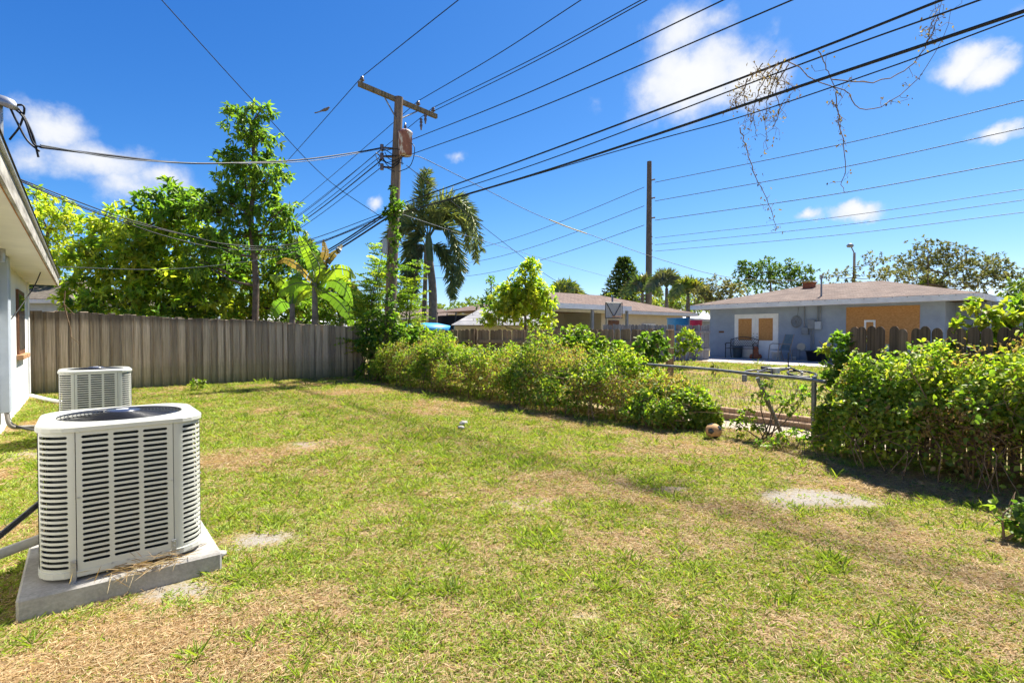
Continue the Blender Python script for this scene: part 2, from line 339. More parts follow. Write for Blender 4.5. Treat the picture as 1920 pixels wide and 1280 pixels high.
m = M('concrete', .85, .2); f = m.noise(7, 7, m.co(), .7); g = m.noise(60, 3, m.co()); m.col(m.mix(.35, m.ramp(f, [(.25, (.17, .155, .14)), (.5, (.31, .295, .265)), (.75, (.42, .40, .37))]), m.ramp(g, [(.3, (.2, .19, .175)), (.7, (.42, .40, .38))]))); m.bump(g, .3, .004); MAT['concrete'] = m.m
m = M('patio_concrete', .9, .15); f = m.noise(2, 6, m.co(), .7); m.col(m.ramp(f, [(.3, (.36, .32, .28)), (.7, (.5, .45, .41))])); MAT['patio'] = m.m
MAT['sand'] = simple('pale_sand', (.40, .34, .26), .95, .05, 0, .2, 18, .5); MAT['timber'] = wood_mat('garden_timber', (.2, .12, .07), (.45, .32, .21), None, 20)
MAT['galvpipe'] = simple('galvanised_pipe', (.2, .2, .19), .5, .4, .5, .35, 14); MAT['clay'] = simple('tan_ball_leather', (.52, .3, .13), .75, .2, 0, .25, 9)
MAT['bluegoods'] = simple('blue_plastic', (.03, .2, .5), .45, .4); MAT['tarp'] = simple('blue_tarp', (.03, .3, .62), .5, .3, 0, .2); MAT['teal'] = simple('teal_pad', (.02, .16, .14), .6, .3)
MAT['sling'] = simple('grey_green_sling', (.14, .2, .22), .8, .1); MAT['chairmetal'] = simple('bronze_chair_frame', (.28, .23, .19), .5, .4); MAT['purple'] = simple('magenta_plastic', (.35, .02, .13), .5, .3)
m = M('trampoline_net', .8, .1); m.col((.02, .02, .025)); MAT['net'] = m.m; MAT['plexi'] = simple('dull_backboard', (.42, .40, .36), .3, .4); MAT['bird'] = simple('grey_brown_feathers', (.18, .15, .13), .8, .1)
MAT['greywhip'] = simple('grey_brown_conduit', (.2, .18, .15), .7, .2); MAT['pipewrap'] = simple('pale_pipe_insulation', (.5, .48, .43), .8, .1, 0, .2, 12)
# ------------------------------------------------------------------ ground: one sheet to the horizon
def zt(s, t):
    s = np.asarray(s, float); t = np.asarray(t, float)
    near = np.exp(-((s - 3) / 9) ** 2 - ((t - 6) / 12) ** 2)
    return .27 * sstep(9, 17, s) + near * (fbm(s * .9, t * .9, 5) - .5) * .07 - .02
def patches(s, t):
    """sand and dry-thatch cover of the lawn, 0..1"""
    w = (fbm(s * 2.2, t * 2.2, 31) - .5) * 1.1
    def el(px, py, rx, ry):
        D = CAM_H * F_PX / (py - HZ); cx, cy = (px - 960) / F_PX * D, D
        x = s * V[0] + t * U[0]; y = s * V[1] + t * U[1]
        return np.clip(1.25 - np.hypot((x - cx) / rx, (y - cy) / ry) + w, 0, 1)
    sand = np.maximum.reduce([el(1535, 932, .62, .3), el(480, 1008, .32, .2) * .8, el(330, 1105, .5, .15) * .75, el(1100, 1150, .16, .1) * .45, el(1270, 915, .25, .12) * .5, el(570, 832, .4, .3) * .55, el(980, 940, .3, .22) * .4, el(40, 850, .4, .35) * .5])
    brown = np.maximum.reduce([el(330, 1215, 1.0, .42), el(160, 1265, 1.0, .35), el(620, 1120, .5, .3) * .7, el(1000, 905, 1.1, .55) * .75, el(1650, 900, 1.1, .5) * .8, el(1890, 1130, .7, .9) * .75, el(1200, 850, 1.4, .5) * .6, el(1180, 1010, .5, .3) * .55, el(860, 760, 2.6, .8) * .55, el(640, 735, 3., .7) * .6, el(1500, 1180, .5, .3) * .6])
    brown = np.clip(brown + np.clip((fbm(s * 1.1 + 9, t * 1.1, 77) - .52) * 3.2, 0, .75) + .5 * sstep(5.3, 6.3, s) * (s < 7.5), 0, 1)
    return sand, brown
gs = np.concatenate([[-1500, -500, -160, -60, -30, -15, -8], np.arange(-4, 12.01, .1), np.arange(12.5, 26, .5), [30, 40, 60, 100, 200, 500, 1600]])
gt = np.concatenate([[-1500, -500, -160, -60, -25, -10], np.arange(-5, 18.01, .1), np.arange(18.5, 30, .5), [35, 45, 70, 120, 250, 600, 1600]])
S_, T_ = np.meshgrid(gs, gt, indexing='ij'); Zg = zt(S_, T_)
gv = S_[..., None] * V + T_[..., None] * U; gv[..., 2] = Zg
ni, nj = S_.shape; ii, jj = np.meshgrid(np.arange(ni - 1), np.arange(nj - 1), indexing='ij'); b = (ii * nj + jj).ravel()
gme = np_mesh('ground', gv.reshape(-1, 3), np.stack([b, b + nj, b + nj + 1, b + 1], 1), smooth=True)
sd, br = patches(S_, T_); a = gme.attributes.new('cover', 'FLOAT_COLOR', 'POINT')
a.data.foreach_set('color', np.stack([sd, br, np.zeros_like(sd), np.ones_like(sd)], -1).astype(np.float32).ravel())
m = M('lawn_soil', .95, .05); co = m.co(); f1 = m.noise(1.6, 6, co, .65); f2 = m.noise(38, 5, co, .7); f3 = m.noise(160, 3, co, .7)
soil = m.ramp(f2, [(.28, (.15, .10, .055)), (.5, (.30, .215, .125)), (.72, (.43, .33, .20))])
grn = m.ramp(f2, [(.3, (.12, .13, .03)), (.7, (.28, .27, .085))])
cv = m.attr('cover'); sp = m.n.new('ShaderNodeSeparateColor'); m.l.new(cv, sp.inputs[0])
gm = m.math('SUBTRACT', m.math('MULTIPLY', f1, 1.5), m.math('ADD', .25, sp.outputs[1]), True)
base = m.mix(gm, soil, grn)
sm_ = m.math('MULTIPLY', m.math('SUBTRACT', m.math('ADD', sp.outputs[0], m.math('MULTIPLY', m.math('SUBTRACT', f2, .5), 2.2)), .28), 2.0, True)
base = m.mix(sm_, base, m.ramp(f3, [(.3, (.2, .178, .15)), (.7, (.34, .31, .27))]))
m.col(base).bump(f2, .6, .03); tag(link('ground', gme, m.m), kind='structure')
# ------------------------------------------------------------------ concrete pads and the two condensers
def pad(label, s0, s1, t0, t1, z1):
    e = MB(); e.box(0, s1 - s0, 0, t1 - t0, -.06, z1, .012); o = e.build('concrete_pad', MAT['concrete'])
    o.location = W(s0, t0); o.rotation_euler = (0, 0, TH); return tag(o, label, 'pad', 'condenser pads')
pad('pale concrete slab under the nearer air conditioner', -.27, .63, 3.50, 4.40, .085)
pad('concrete slab under the farther air conditioner, mostly hidden', -.32, .58, 8.5, 9.4, .085)
AW, AR, AZ0, AZ1 = .74, .15, .022, .80
FL = AW - 2 * AR; ARC = AR * math.pi / 2
def perim(a, off=0.0):          # point on the rounded square, a measured from the start of the front flat, counter-clockwise from above
    L = FL + ARC; k = int(a // L + 1e-9); q = a - k * L; h = AW / 2
    if q <= FL: x, y = -h + AR + q, -h - off
    else:
        w = (q - FL) / AR; x, y = h - AR + (AR + off) * math.sin(w), -h + AR - (AR + off) * math.cos(w)
    for _ in range(k % 4): x, y = -y, x
    return x, y
def slot_cell(e, a0, a1, z0, z1, h0, h1, hz, off, ns):   # sheet metal round one pressed slot
    zc = (z0 + z1) / 2; r = hz / 2; inn, out = [], []
    for i in range(5):
        w = math.pi / 2 + math.pi * i / 4; inn.append((h0 + r + r * math.cos(w), zc + r * math.sin(w))); out.append((a0, z1 + (z0 - z1) * i / 4))
    for i in range(1, ns): q = h0 + r + (h1 - h0 - 2 * r) * i / ns; inn.append((q, zc - r)); out.append((q, z0))
    for i in range(5):
        w = -math.pi / 2 + math.pi * i / 4; inn.append((h1 - r + r * math.cos(w), zc + r * math.sin(w))); out.append((a1, z0 + (z1 - z0) * i / 4))
    for i in range(1, ns): q = h1 - r - (h1 - h0 - 2 * r) * i / ns; inn.append((q, zc + r)); out.append((q, z1))
    n = len(inn); P = lambda a, z, o: (*perim(a, o), z)
    vs = [P(a, z, off) for a, z in out] + [P(a, z, off) for a, z in inn] + [P(a, z, off - .005) for a, z in inn]
    fs = [(i, (i + 1) % n, n + (i + 1) % n, n + i) for i in range(n)] + [(n + i, n + (i + 1) % n, 2 * n + (i + 1) % n, 2 * n + i) for i in range(n)]
    e.add(vs, fs)
def strip(e, a0, a1, z0, z1, off, ns=1):
    for i in range(ns):
        p, q = perim(a0 + (a1 - a0) * i / ns, off), perim(a0 + (a1 - a0) * (i + 1) / ns, off)
        e.add([(*p, z0), (*q, z0), (*q, z1), (*p, z1)], [(0, 1, 2, 3)])
def make_ac():
    t = thing('air_conditioner', '-', 'condenser', rz=TH, group='outdoor air conditioners')
    lo, hi = .085, .775; nrow = 24; pz = (hi - lo) / nrow
    for k in range(4):
        b = k * (FL + ARC); e = MB(); off = .004
        cols = [(b + .028 + .1335 * c, b + .028 + .1335 * c + .1145) for c in range(3)]
        edges = [b + .004] + [q for c in cols for q in (c[0] - .006, c[1] + .006)] + [b + FL - .004]
        strip(e, b + .004, b + FL - .004, AZ0 + .02, lo, off); strip(e, b + .004, b + FL - .004, hi, AZ1, off)
        for i in range(0, len(edges), 2): strip(e, edges[i], edges[i + 1], lo, hi, off)
        for c0, c1 in cols:
            for r in range(nrow): slot_cell(e, c0 - .006, c1 + .006, lo + r * pz, lo + (r + 1) * pz, c0, c1, .0152, off, 1)
        strip(e, b + .004, b + .0045, AZ0 + .02, AZ1, off); e.build('louver_panel', MAT['ac'], t)
        e = MB(); c0, c1 = b + FL + .045, b + FL + ARC - .03
        strip(e, b + FL - .001, b + FL + ARC + .001, AZ0 + .02, lo - .02, 0, 10); strip(e, b + FL - .001, b + FL + ARC + .001, hi, AZ1, 0, 10)
        strip(e, b + FL - .001, c0 - .008, lo - .02, hi, 0, 4); strip(e, c1 + .008, b + FL + ARC + .001, lo - .02, hi, 0, 3)
        pc = (hi - lo + .02) / 25
        for r in range(25): slot_cell(e, c0 - .008, c1 + .008, lo - .02 + r * pc, lo - .02 + (r + 1) * pc, c0, c1, .0152, 0, 6)
        e.build('corner_panel', MAT['ac'], t)
        e = MB()
        for a_, z_ in ((b + .012, .44), (b + FL - .012, .46), (b + .02, .79), (b + FL - .02, .79), (b + .09, .79), (b + FL * .5, .055), (b + .15, .055)):
            p, q = perim(a_, .0045), perim(a_, .009); e = MB(); e.tube([(*p, z_), (*q, z_)], .0055, 8); e.build('screw', MAT['galv'], t)
    e = MB(); n = 56; A = [4 * (FL + ARC) * i / n for i in range(n)]
    def ring(off, z): return [(*perim(q, off), z) for q in A]
    def loft(e, rings, smooth=False):
        b = []
        for r in rings: b.append(len(e.v)); e.add(r, [])
        for i in range(len(rings) - 1): e.f += [(b[i] + k, b[i] + (k + 1) % n, b[i + 1] + (k + 1) % n, b[i + 1] + k) for k in range(n)]; e.sm += [smooth] * n
        return e
    loft(e, [ring(-.05, AZ0), ring(.006, AZ0), ring(.008, AZ0 + .004), ring(.008, AZ0 + .032), ring(0.0, AZ0 + .034)]); e.build('base_pan', MAT['ac'], t)
    e = MB(); loft(e, [ring(-.035, AZ0 + .03), ring(-.035, AZ1 - .01)]); e.build('coil', MAT['coil'], t)
    e = MB()
    for zz in np.arange(AZ0 + .05, AZ1 - .03, .026): e.tube([(*perim(q, -.031), zz) for q in A] + [(*perim(0, -.031), zz)], .0035, 4, False)
    e.build('coil_tubing', MAT['coil'], t)
    circ = lambda r, z: [(r * math.cos(math.atan2(y, x)), r * math.sin(math.atan2(y, x)), z) for x, y in (perim(q) for q in A)]
    e = MB(); loft(e, [ring(.010, AZ1 - .012), ring(.013, AZ1 - .008), ring(.013, AZ1 + .012), ring(.007, AZ1 + .019), ring(-.02, AZ1 + .024), circ(.318, AZ1 + .026), circ(.306, AZ1 + .022), circ(.302, AZ1 - .06)], False)
    top = e.build('top_cover', MAT['ac'], t)
    e = MB()
    for k in range(13):
        r = .09 + .0178 * k; z = AZ1 + .040 - .018 * (r / .31) ** 2; e.tube([(r * math.cos(w), r * math.sin(w), z) for w in np.linspace(0, 2 * math.pi, 41)], .0021, 4, False)
    for k in range(8):
        w = 2 * math.pi * k / 8 + .2; e.tube([(r * math.cos(w), r * math.sin(w), AZ1 + .036 - .018 * (r / .31) ** 2) for r in (.05, .18, .316)], .003, 5)
    e.build('fan_guard', MAT['black'], t)
    e = MB(); e.lathe([(0, AZ1 + .05), (.075, AZ1 + .049), (.09, AZ1 + .044), (.092, AZ1 + .034)], 28); hub = e.build('hub_cap', MAT['fan'], t)
    e = MB(); e.lathe([(0, .001), (.02, 0), (.021, -.003)], 16); em = e.build('emblem', MAT['emblem'], hub); em.scale = (1.5, .6, 1); em.location = (0, -.01, AZ1 + .0515)
    fan = MB(); fan.lathe([(0, AZ1 - .02), (.06, AZ1 - .022), (.062, AZ1 - .08)], 20); fo = fan.build('fan', MAT['fan'], t)
    for k in range(4):
        e = MB(); vs = []
        for i in range(7):
            r = .055 + .235 * i / 6
            for j in range(5): w = k * math.pi / 2 + .5 + (j / 4 - .5) * (1.25 - .1 * i / 6) + .3 * i / 6; vs.append((r * math.cos(w), r * math.sin(w), AZ1 - .035 + .05 * (j / 4)))
        e.add(vs, [(i * 5 + j, i * 5 + j + 1, i * 5 + j + 6, i * 5 + j + 5) for i in range(6) for j in range(4)], True); e.build('blade', MAT['fan'], fo)
    e = MB(); e.lathe([(0, .2), (.33, .2)], 24); e.build('inner_floor', MAT['coil'], t)
    for sx in (-.232, .215):
        y = -AW / 2; e = MB(); e.box(sx - .012, sx + .012, y - .0125, y - .0095, -.001, .115, .001); e.box(sx - .012, sx + .012, y - .045, y - .0127, -.001, .0025)
        br = e.build('hold_down_strap', MAT['galv'], t); 
        for zz in (.1, .075): MB().tube([(sx, y - .0124, zz), (sx, y - .018, zz)], .006, 8).build('bolt', MAT['galv'], br)
        MB().tube([(sx, y - .032, .002), (sx, y - .032, .007)], .006, 8).build('bolt', MAT['galv'], br)
    return t
ac = make_ac(); ac.location = W(.18, 3.945, .085); ac['label'] = 'large cream louvered air conditioner in the left foreground on a concrete slab'
ac2 = copy_tree(ac); ac2.location = W(.13, 8.95, .085); ac2['label'] = 'farther cream air conditioner, standing behind the big one towards the fence'
# ------------------------------------------------------------------ the white house at the left edge
hs, he = -.9, 15.2
hx = thing('white_house', 'white house with dirty overhanging eave at the left edge', 'house', W(hs, he, 0), TH)
MB().box(-9, 0, -24, 0, -.2, 2.5).build('wall', MAT['stucco'], hx)
tr = MB(); tr.box(.002, .03, -.16, -.02, .1, 2.45, .004); tr.build('corner_trim', MAT['white'], hx)
MB().box(.001, .47, -24, .45, 2.445, 2.46).build('soffit', MAT['soffit'], hx)
MB().box(-9, .47, .003, .45, 2.447, 2.462).build('soffit', MAT['soffit'], hx)
e = MB(); e.box(.4705, .495, -24, .48, 2.43, 2.62); fa = e.build('fascia', MAT['fascia'], hx)
e = MB(); e.box(.462, .4695, -24, .45, 2.425, 2.4445); e.build('rust_strip', MAT['rust'], fa)
e = MB(); e.box(.495, .52, -24, .5, 2.6, 2.625); e.build('drip_edge', MAT['galv'], fa)
e = MB(); e.add([(.53, .52, 2.63), (.53, -24, 2.63), (-5, -24, 3.75), (-5, -4.5, 3.75), (-9, .52, 2.63)], [(0, 3, 2, 1), (0, 4, 3)]); e.build('roof', MAT['roofdark'], hx)
wt0, wz0 = -2.6, 1.0
wi = MB(); wi.box(-.03, .035, wt0, wt0 + 1.25, wz0, 2.15); wi = wi.build('window', MAT['brownwood'], hx)
MB().box(.036, .042, wt0 + .08, wt0 + 1.17, wz0 + .08, 2.07).build('pane', MAT['glass'], wi)
MB().box(.002, .1, wt0 - .08, wt0 + 1.33, wz0 - .09, wz0 - .002, .01).build('sill', simple('sill_tan', (.42, .24, .13), .8, .1, 0, .3), wi)
# electrical enclosure and flexible lines
e = MB(); e.box(.005, .12, -.13, .13, .28, 2.44, .012); o = e.build('wire_trough', MAT['greybox']); o.location = W(-.9, 10.1); o.rotation_euler = (0, 0, TH)
tag(o, 'tall grey metal wire trough on the white wall', 'enclosure')
def cable(name, label, cat, pts, r, mat, n=28, sides=6, group=None, raw=False):
    P = [np.asarray(p, float) for p in pts]; o_ = P[0]; Q = P if raw else spline(P, n)
    e = MB(); e.tube([q - o_ for q in Q], r, sides); o = e.build(name, mat); o.location = tuple(o_); return tag(o, label, cat, group)
cable('electrical_whip', 'black flexible conduit looping from wire trough to farther air conditioner', 'conduit', [W(-.83, 10.15, .3), W(-.78, 10.05, .12), W(-.6, 9.8, .06), W(-.4, 9.3, .1), W(-.25, 9.0, .2)], .018, MAT['black'])
cable('electrical_whip', 'grey brown flexible conduit running along the ground below the trough', 'conduit', [W(-.83, 10.0, .3), W(-.78, 9.95, .1), W(-.6, 10.1, .05), W(-.42, 10.0, .04), W(-.25, 9.6, .06), W(-.2, 9.2, .2)], .026, MAT['greywhip'])
cable('electrical_whip', 'thick black whip rising to the back of the nearer air conditioner', 'conduit', [W(-.85, 3.3, .12), W(-.6, 3.65, .16), W(-.4, 3.9, .27), W(-.18, 4.12, .42)], .017, MAT['black'])
cable('refrigerant_line', 'pale insulated refrigerant pipe beside the nearer slab', 'pipe', [W(-.9, 3.35, .17), W(-.6, 3.8, .17), W(-.17, 4.1, .2)], .028, MAT['pipewrap'])
cable('drain_pipe', 'white plastic pipe lying on the grass by the house corner', 'pipe', [W(-.86, 14.6, .1), W(-.5, 13.75, .05), W(-.12, 12.9, .03)], .035, MAT['white'])
# weatherhead on its mast
wh = at(8, 190, 6.6); o = thing('weatherhead', 'grey weatherhead with drooping black wires above the roof edge', 'weatherhead', wh)
e = MB(); e.lathe([(0, .07), (.07, .06), (.11, .02), (.13, -.05), (.09, -.07), (.05, -.07)], 16); hd = e.build('hood', MAT['galv'], o); hd.scale = (1.4, .8, .9); hd.rotation_euler = (0, .35, 0)
e = MB(); e.tube([(-.07, 0, -.05), (-.07, 0, -2.0)], .04, 10); e.build('mast', MAT['galv'], o)
def rel(px, py, D): return at(px, py, D) - wh
e = MB()
for pts in ([(14, 200), (36, 205), (60, 250), (72, 295)], [(20, 198), (45, 200), (38, 235), (18, 262)], [(22, 200), (45, 222), (62, 268), (78, 276)], [(18, 200), (30, 225), (50, 262), (74, 284)]):
    e.tube(spline([rel(x, y, 6.6 + .05 * i) for i, (x, y) in enumerate(pts)], 14), .013, 6)
e.build('drip_loop', MAT['wire'], o)
# ------------------------------------------------------------------ board fence at the back of the lawn
FT = 16.0
fx = thing('board_fence', 'weathered grey board fence stained dark, behind the lawn', 'fence', W(-1, FT, 0), TH)
def board(x, w, h, y, lean, bow):
    e = MB(); vs = []
    for i in range(5):
        z = -.05 + (h + .05) * i / 4; dx = lean * z + bow * math.sin(math.pi * i / 4); yy = y + bow * .6 * math.sin(2.2 * i)
        for q in ((0, -.011), (w, -.011), (w, .011), (0, .011)): vs.append((q[0] + dx, yy + q[1], z + (RNG.uniform(-.012, .012) if i == 4 else 0)))
    fs = [(4 * i + j, 4 * i + (j + 1) % 4, 4 * i + 4 + (j + 1) % 4, 4 * i + 4 + j) for i in range(4) for j in range(4)] + [(0, 3, 2, 1), (16, 17, 18, 19)]
    e.add(vs, fs); o = e.build('board', MAT['board'], fx); o.location = (x, 0, 0)
x = 0.0; i = 0
while x < 7.85:
    h = 1.86 - .3 * (x / 7.85) ** 1.3 + .02 * math.sin(x * 1.7) + RNG.uniform(-.022, .016); w = RNG.choice([.13, .142, .15, .1])
    board(x, w, h, -.034 if i % 2 == 0 else 0.0, RNG.normal() * .004, RNG.normal() * .004); x += w - .012 if i % 2 == 0 else w * .55; i += 1
for z in (.35, .95, 1.42): MB().box(0, 7.85, .013, .05, z - .045, z + .045).build('rail', MAT['board'], fx)
for k in range(4): MB().box(k * 2.55 + .05, k * 2.55 + .14, .052, .14, -.1, 1.6).build('post', MAT['board'], fx)
# ------------------------------------------------------------------ picket fences
def picket_run(label, p0, p1, w, gap, htop, mat, rounded, zb, name='picket_fence', group=None, th=.018, face=1, rails=(.35, 1.1)):
    p0, p1 = np.array(p0, float), np.array(p1, float); d = p1 - p0; L = float(np.linalg.norm(d)); a = math.atan2(d[1], d[0])
    f = thing(name, label, 'fence', (p0[0], p0[1], zb), a, group); ms = []
    for k in range(3):
        h = htop - zb; out = [(0, 0, 0), (w, 0, 0)]
        if rounded: out += [(w, 0, h - .06)] + [(w / 2 + w / 2 * math.cos(q), 0, h - .06 + .06 * math.sin(q)) for q in np.linspace(.35, math.pi - .35, 6)] + [(0, 0, h - .06)]
        else: out += [(w, 0, h - .03), (w - .03, 0, h), (.03, 0, h), (0, 0, h - .03)]
        ms.append(MB().poly(out, (0, 1, 0), th * (1 + .1 * k)).me('picket'))
    n = int(L / (w + gap))
    for i in range(n):
        o = link('picket', ms[int(RNG.integers(3))], mat, f); o.location = (i * (w + gap), RNG.normal() * .002, RNG.normal() * .012 - .01); o.rotation_euler = (RNG.normal() * .008, RNG.normal() * .012, 0)
    for z in rails: MB().box(0, L, -.04 * face - .02, -.04 * face + .02 - .003, z - .045, z + .045).build('rail', mat, f)
    return f, L
PA, PB = at(752, 622, 16.8), at(1243, 622, 13.0)
f1, L1 = picket_run('brown picket fence in the middle behind the vine hedge', (PA[0], PA[1]), (PB[0], PB[1]), .135, .008, 1.475, MAT['picket'], False, .02, face=1)
for k, q in enumerate((.0, .33, .66)): MB().box(L1 * q, L1 * q + .1, -.13, -.062, -.1, 1.47).build('post', MAT['picket'], f1)
e = MB(); e.box(-.08, .08, -.08, .08, -.1, 1.46, .01); o = e.build('fence_post', MAT['picket']); o.location = tuple(at(1256, 622, 12.9) * [1, 1, 0]); tag(o, 'square brown post at the end of the middle picket fence', 'post')
q0, q1 = W(7.15, 2.32), W(7.15, -2.6)
f2, L2 = picket_run('dark round-topped picket fence on the right behind vines', q0[:2], q1[:2], .092, .011, 1.47, MAT['dpicket'], True, .0, face=-1, rails=(.3, 1.12))
g0, g1 = at(1130, 622, 19), at(1330, 622, 21)
picket_run('grey board fence far off in front of the cream house', (g0[0], g0[1]), (g1[0], g1[1]), .13, .01, 1.68, MAT['gpicket'], False, .2, rails=(.5, 1.2))
# ------------------------------------------------------------------ the blue house
BS = 22.2; bt0, bt1 = 4.3, 12.75; BZ = .26
bh = thing('blue_house', 'low blue-grey house with brown shingle hip roof and boarded openings', 'house', W(BS, 0, 0), TH)
MB().box(0, 9, bt0, bt1, BZ - .1, 2.42).build('wall', MAT['blue'], bh)
MB().box(1.4, 9, bt0 - 2.3, bt0 - .002, BZ - .1, 2.42).build('wall', MAT['blue'], bh)
MB().box(.9, 1.0, bt0 - 1.0, bt0 - .9, BZ, 2.42).build('porch_column', MAT['blue'], bh)
def roof_faces(par, pts, faces, mat, name='roof'):
    me = bpy.data.meshes.new(name); me.from_pydata([tuple(p) for p in pts], [], faces); uv = me.uv_layers.new(name='UVMap'); k = 0
    for p in me.polygons:
        nrm = np.array(p.normal); nrm = nrm if nrm[2] > 0 else -nrm; e1 = np.cross([0, 0, 1.0], nrm); e1 = e1 / np.linalg.norm(e1) if np.linalg.norm(e1) > 1e-6 else np.array([1., 0, 0]); e2 = np.cross(nrm, e1)
        for li in p.loop_indices: c = np.array(me.vertices[me.loops[li].vertex_index].co); uv.data[li].uv = (float(c @ e1), float(c @ e2))
    return link(name, me, mat, par)
ex, ya, yb, xr = -.8, bt0 - 1.05, bt1 + .5, 4.4
rf = roof_faces(bh, [(ex, ya, 2.60), (ex, yb, 2.60), (xr, 10.2, 3.62), (xr, 7.3, 3.60), (xr + 5.2, yb, 2.6), (xr + 5.2, ya, 2.6)], [(0, 3, 2, 1), (1, 2, 4), (4, 2, 3, 5), (5, 3, 0)], MAT['roof'])
e = MB(); e.box(ex - .02, ex + .03, ya, yb, 2.40, 2.585, .004); e.box(ex, 9, yb - .03, yb + .02, 2.405, 2.583); e.box(ex, 9, ya - .02, ya + .03, 2.405, 2.583); e.build('fascia', MAT['gutter'], bh)
MB().box(ex + .031, -.001, ya + .03, yb - .03, 2.421, 2.44).build('soffit', MAT['white'], bh)
for k in range(24): yy = ya + .2 + k * .42; MB().box(ex - .03, ex - .0205, yy, yy + .03, 2.55, 2.575).build('gutter_clip', MAT['boxdark'], bh)
def ty(px, py): return tz(px, py, BS)
dL, dT = ty(1378, 586); dR, _ = ty(1460, 586); dT = 2.16
dr = MB().box(-.03, .03, dR, dL, BZ, dT).build('door_frame', MAT['white'], bh)
mid = (dL + dR) / 2
for a_, b_ in ((dR + .06, mid - .01), (mid + .01, dL - .06)):
    d_ = MB().box(-.045, -.032, a_, b_, BZ + .02, dT - .07, .003).build('door', MAT['white'], bh)
    MB().box(-.056, -.0455, a_ + .15, b_ - .13, BZ + .78, dT - .19).build('boarded_pane', MAT['osb'], d_)
    hdl = MB(); yk = mid + (.08 if a_ > mid else -.08); hdl.tube([(-.045, yk, BZ + .92), (-.1, yk, BZ + .92)], .025, 8); hdl.tube([(-.045, yk, BZ + 1.06), (-.07, yk, BZ + 1.06)], .025, 8); hdl.build('handle', MAT['galv'], d_)
wL, _ = ty(1587, 580); wR, _ = ty(1725, 580)
ob = MB().box(-.018, -.002, wR, wL, BZ + .7, 2.32).build('boarded_window', MAT['osb'], bh)
pl, _ = ty(1621, 600); pr, _ = ty(1642, 600); e = MB(); p0, p1 = min(pl, pr), max(pl, pr)
for bx in ((p0, p0 + .06, 1.2, 1.83), (p1 - .06, p1, 1.2, 1.83), (p0 + .0601, p1 - .0601, 1.76, 1.83), (p0 + .0601, p1 - .0601, 1.2, 1.26)): e.box(-.035, -.0185, *bx)
e.build('hatch_frame', MAT['white'], ob)
yv, zv = ty(1353, 622); MB().box(-.03, -.001, yv - .12, yv + .12, zv - .04, zv + .04, .006).build('wall_vent', MAT['brownwood'], bh)
def wallbox(name, px, py, w, h, d, mat):
    y, z = ty(px, py); e = MB(); e.box(-d, -.002, y - w / 2, y + w / 2, z - h / 2, z + h / 2, .01); return e.build(name, mat, bh)
wallbox('meter_box', 1511, 620, .24, .28, .14, MAT['boxdark']); wallbox('breaker_box', 1523, 608, .26, .36, .12, MAT['boxdark']); wallbox('electric_meter', 1536, 610, .22, .3, .16, MAT['greybox'])
for px, ya_, yb_ in ((1509, 575, 613), (1534, 575, 603), (1539, 575, 603), (1521, 618, 662), (1526, 618, 662)):
    y, z0 = ty(px, yb_); _, z1 = ty(px, ya_); MB().tube([(-.05, y, max(z0, BZ)), (-.05, y, 2.41)] if ya_ == 575 else [(-.05, y, BZ), (-.05, y, z1)], .022, 8).build('conduit', MAT['boxdark'], bh)
y, z = ty(1503, 650); e = MB(); e.tube([(-.002, y, z), (-.07, y, z)], .16, 8, True, False); e.build('octagon_vent', MAT['cream'], bh)
y, z = ty(1494, 603); e = MB()
for k in range(3): e.tube([(-.06 - .02 * k, y + (.2 - .02 * k) * math.cos(w), z + (.24 - .02 * k) * math.sin(w)) for w in np.linspace(0, 2 * math.pi, 21)], .011, 5, False)
for k in range(5): w = k * math.pi / 5 + .3; e.tube([(-.07, y - .2 * math.cos(w), z - .23 * math.sin(w)), (-.08, y + .2 * math.cos(w), z + .23 * math.sin(w))], .01, 5)
e.tube([(-.05, y - .05, z + .2), (-.05, y - .07, 2.4)], .012, 6); o = e.build('cable_coil', MAT['boxdark'], None); o.location = W(BS, 0); o.rotation_euler = (0, 0, TH); tag(o, 'coil of dark cable hung on the blue wall by the meter boxes', 'cable')
e = MB(); c = at_s(1517, 541, BS + 3.2); sv, tv = st(c); sv -= BS
zr = 2.60 + (sv - ex) / (xr - ex) * 1.0
e.box(sv - .2, sv + .2, tv - .2, tv + .2, zr - .1, zr + .22); rv = e.build('roof_vent', MAT['brick'], rf); MB().box(sv - .26, sv + .26, tv - .26, tv + .26, zr + .221, zr + .27, .01).build('vent_cap', MAT['rust'], rv)
my, _ = ty(1536, 560); e = MB(); e.tube([(.2, my, 2.55), (.2, my, 3.55)], .035, 8); e.tube([(.14, my, 3.62), (.2, my, 3.56), (.3, my, 3.54)], [.03, .06, .05], 8); e.build('service_mast', MAT['boxdark'], rf)
# patio and things on it
e = MB(); e.box(-3.9, -.003, bt0 - 1.5, bt1 + 2.6, BZ - .15, BZ + .02, .008); o = e.build('patio', MAT['patio']); o.location = W(BS, 0); o.rotation_euler = (0, 0, TH); tag(o, kind='structure')
PZ = BZ + .02
def onpatio(px, py_base): # a point on the patio below a pixel column
    r = ray(px, py_base); k = (PZ - CAM_H) / r[2]; return np.array([r[0] * k, r[1] * k, PZ])
def wallpt(px, off):
    t_, _ = tz(px, 640, BS - off); return W(BS - off, t_, PZ)
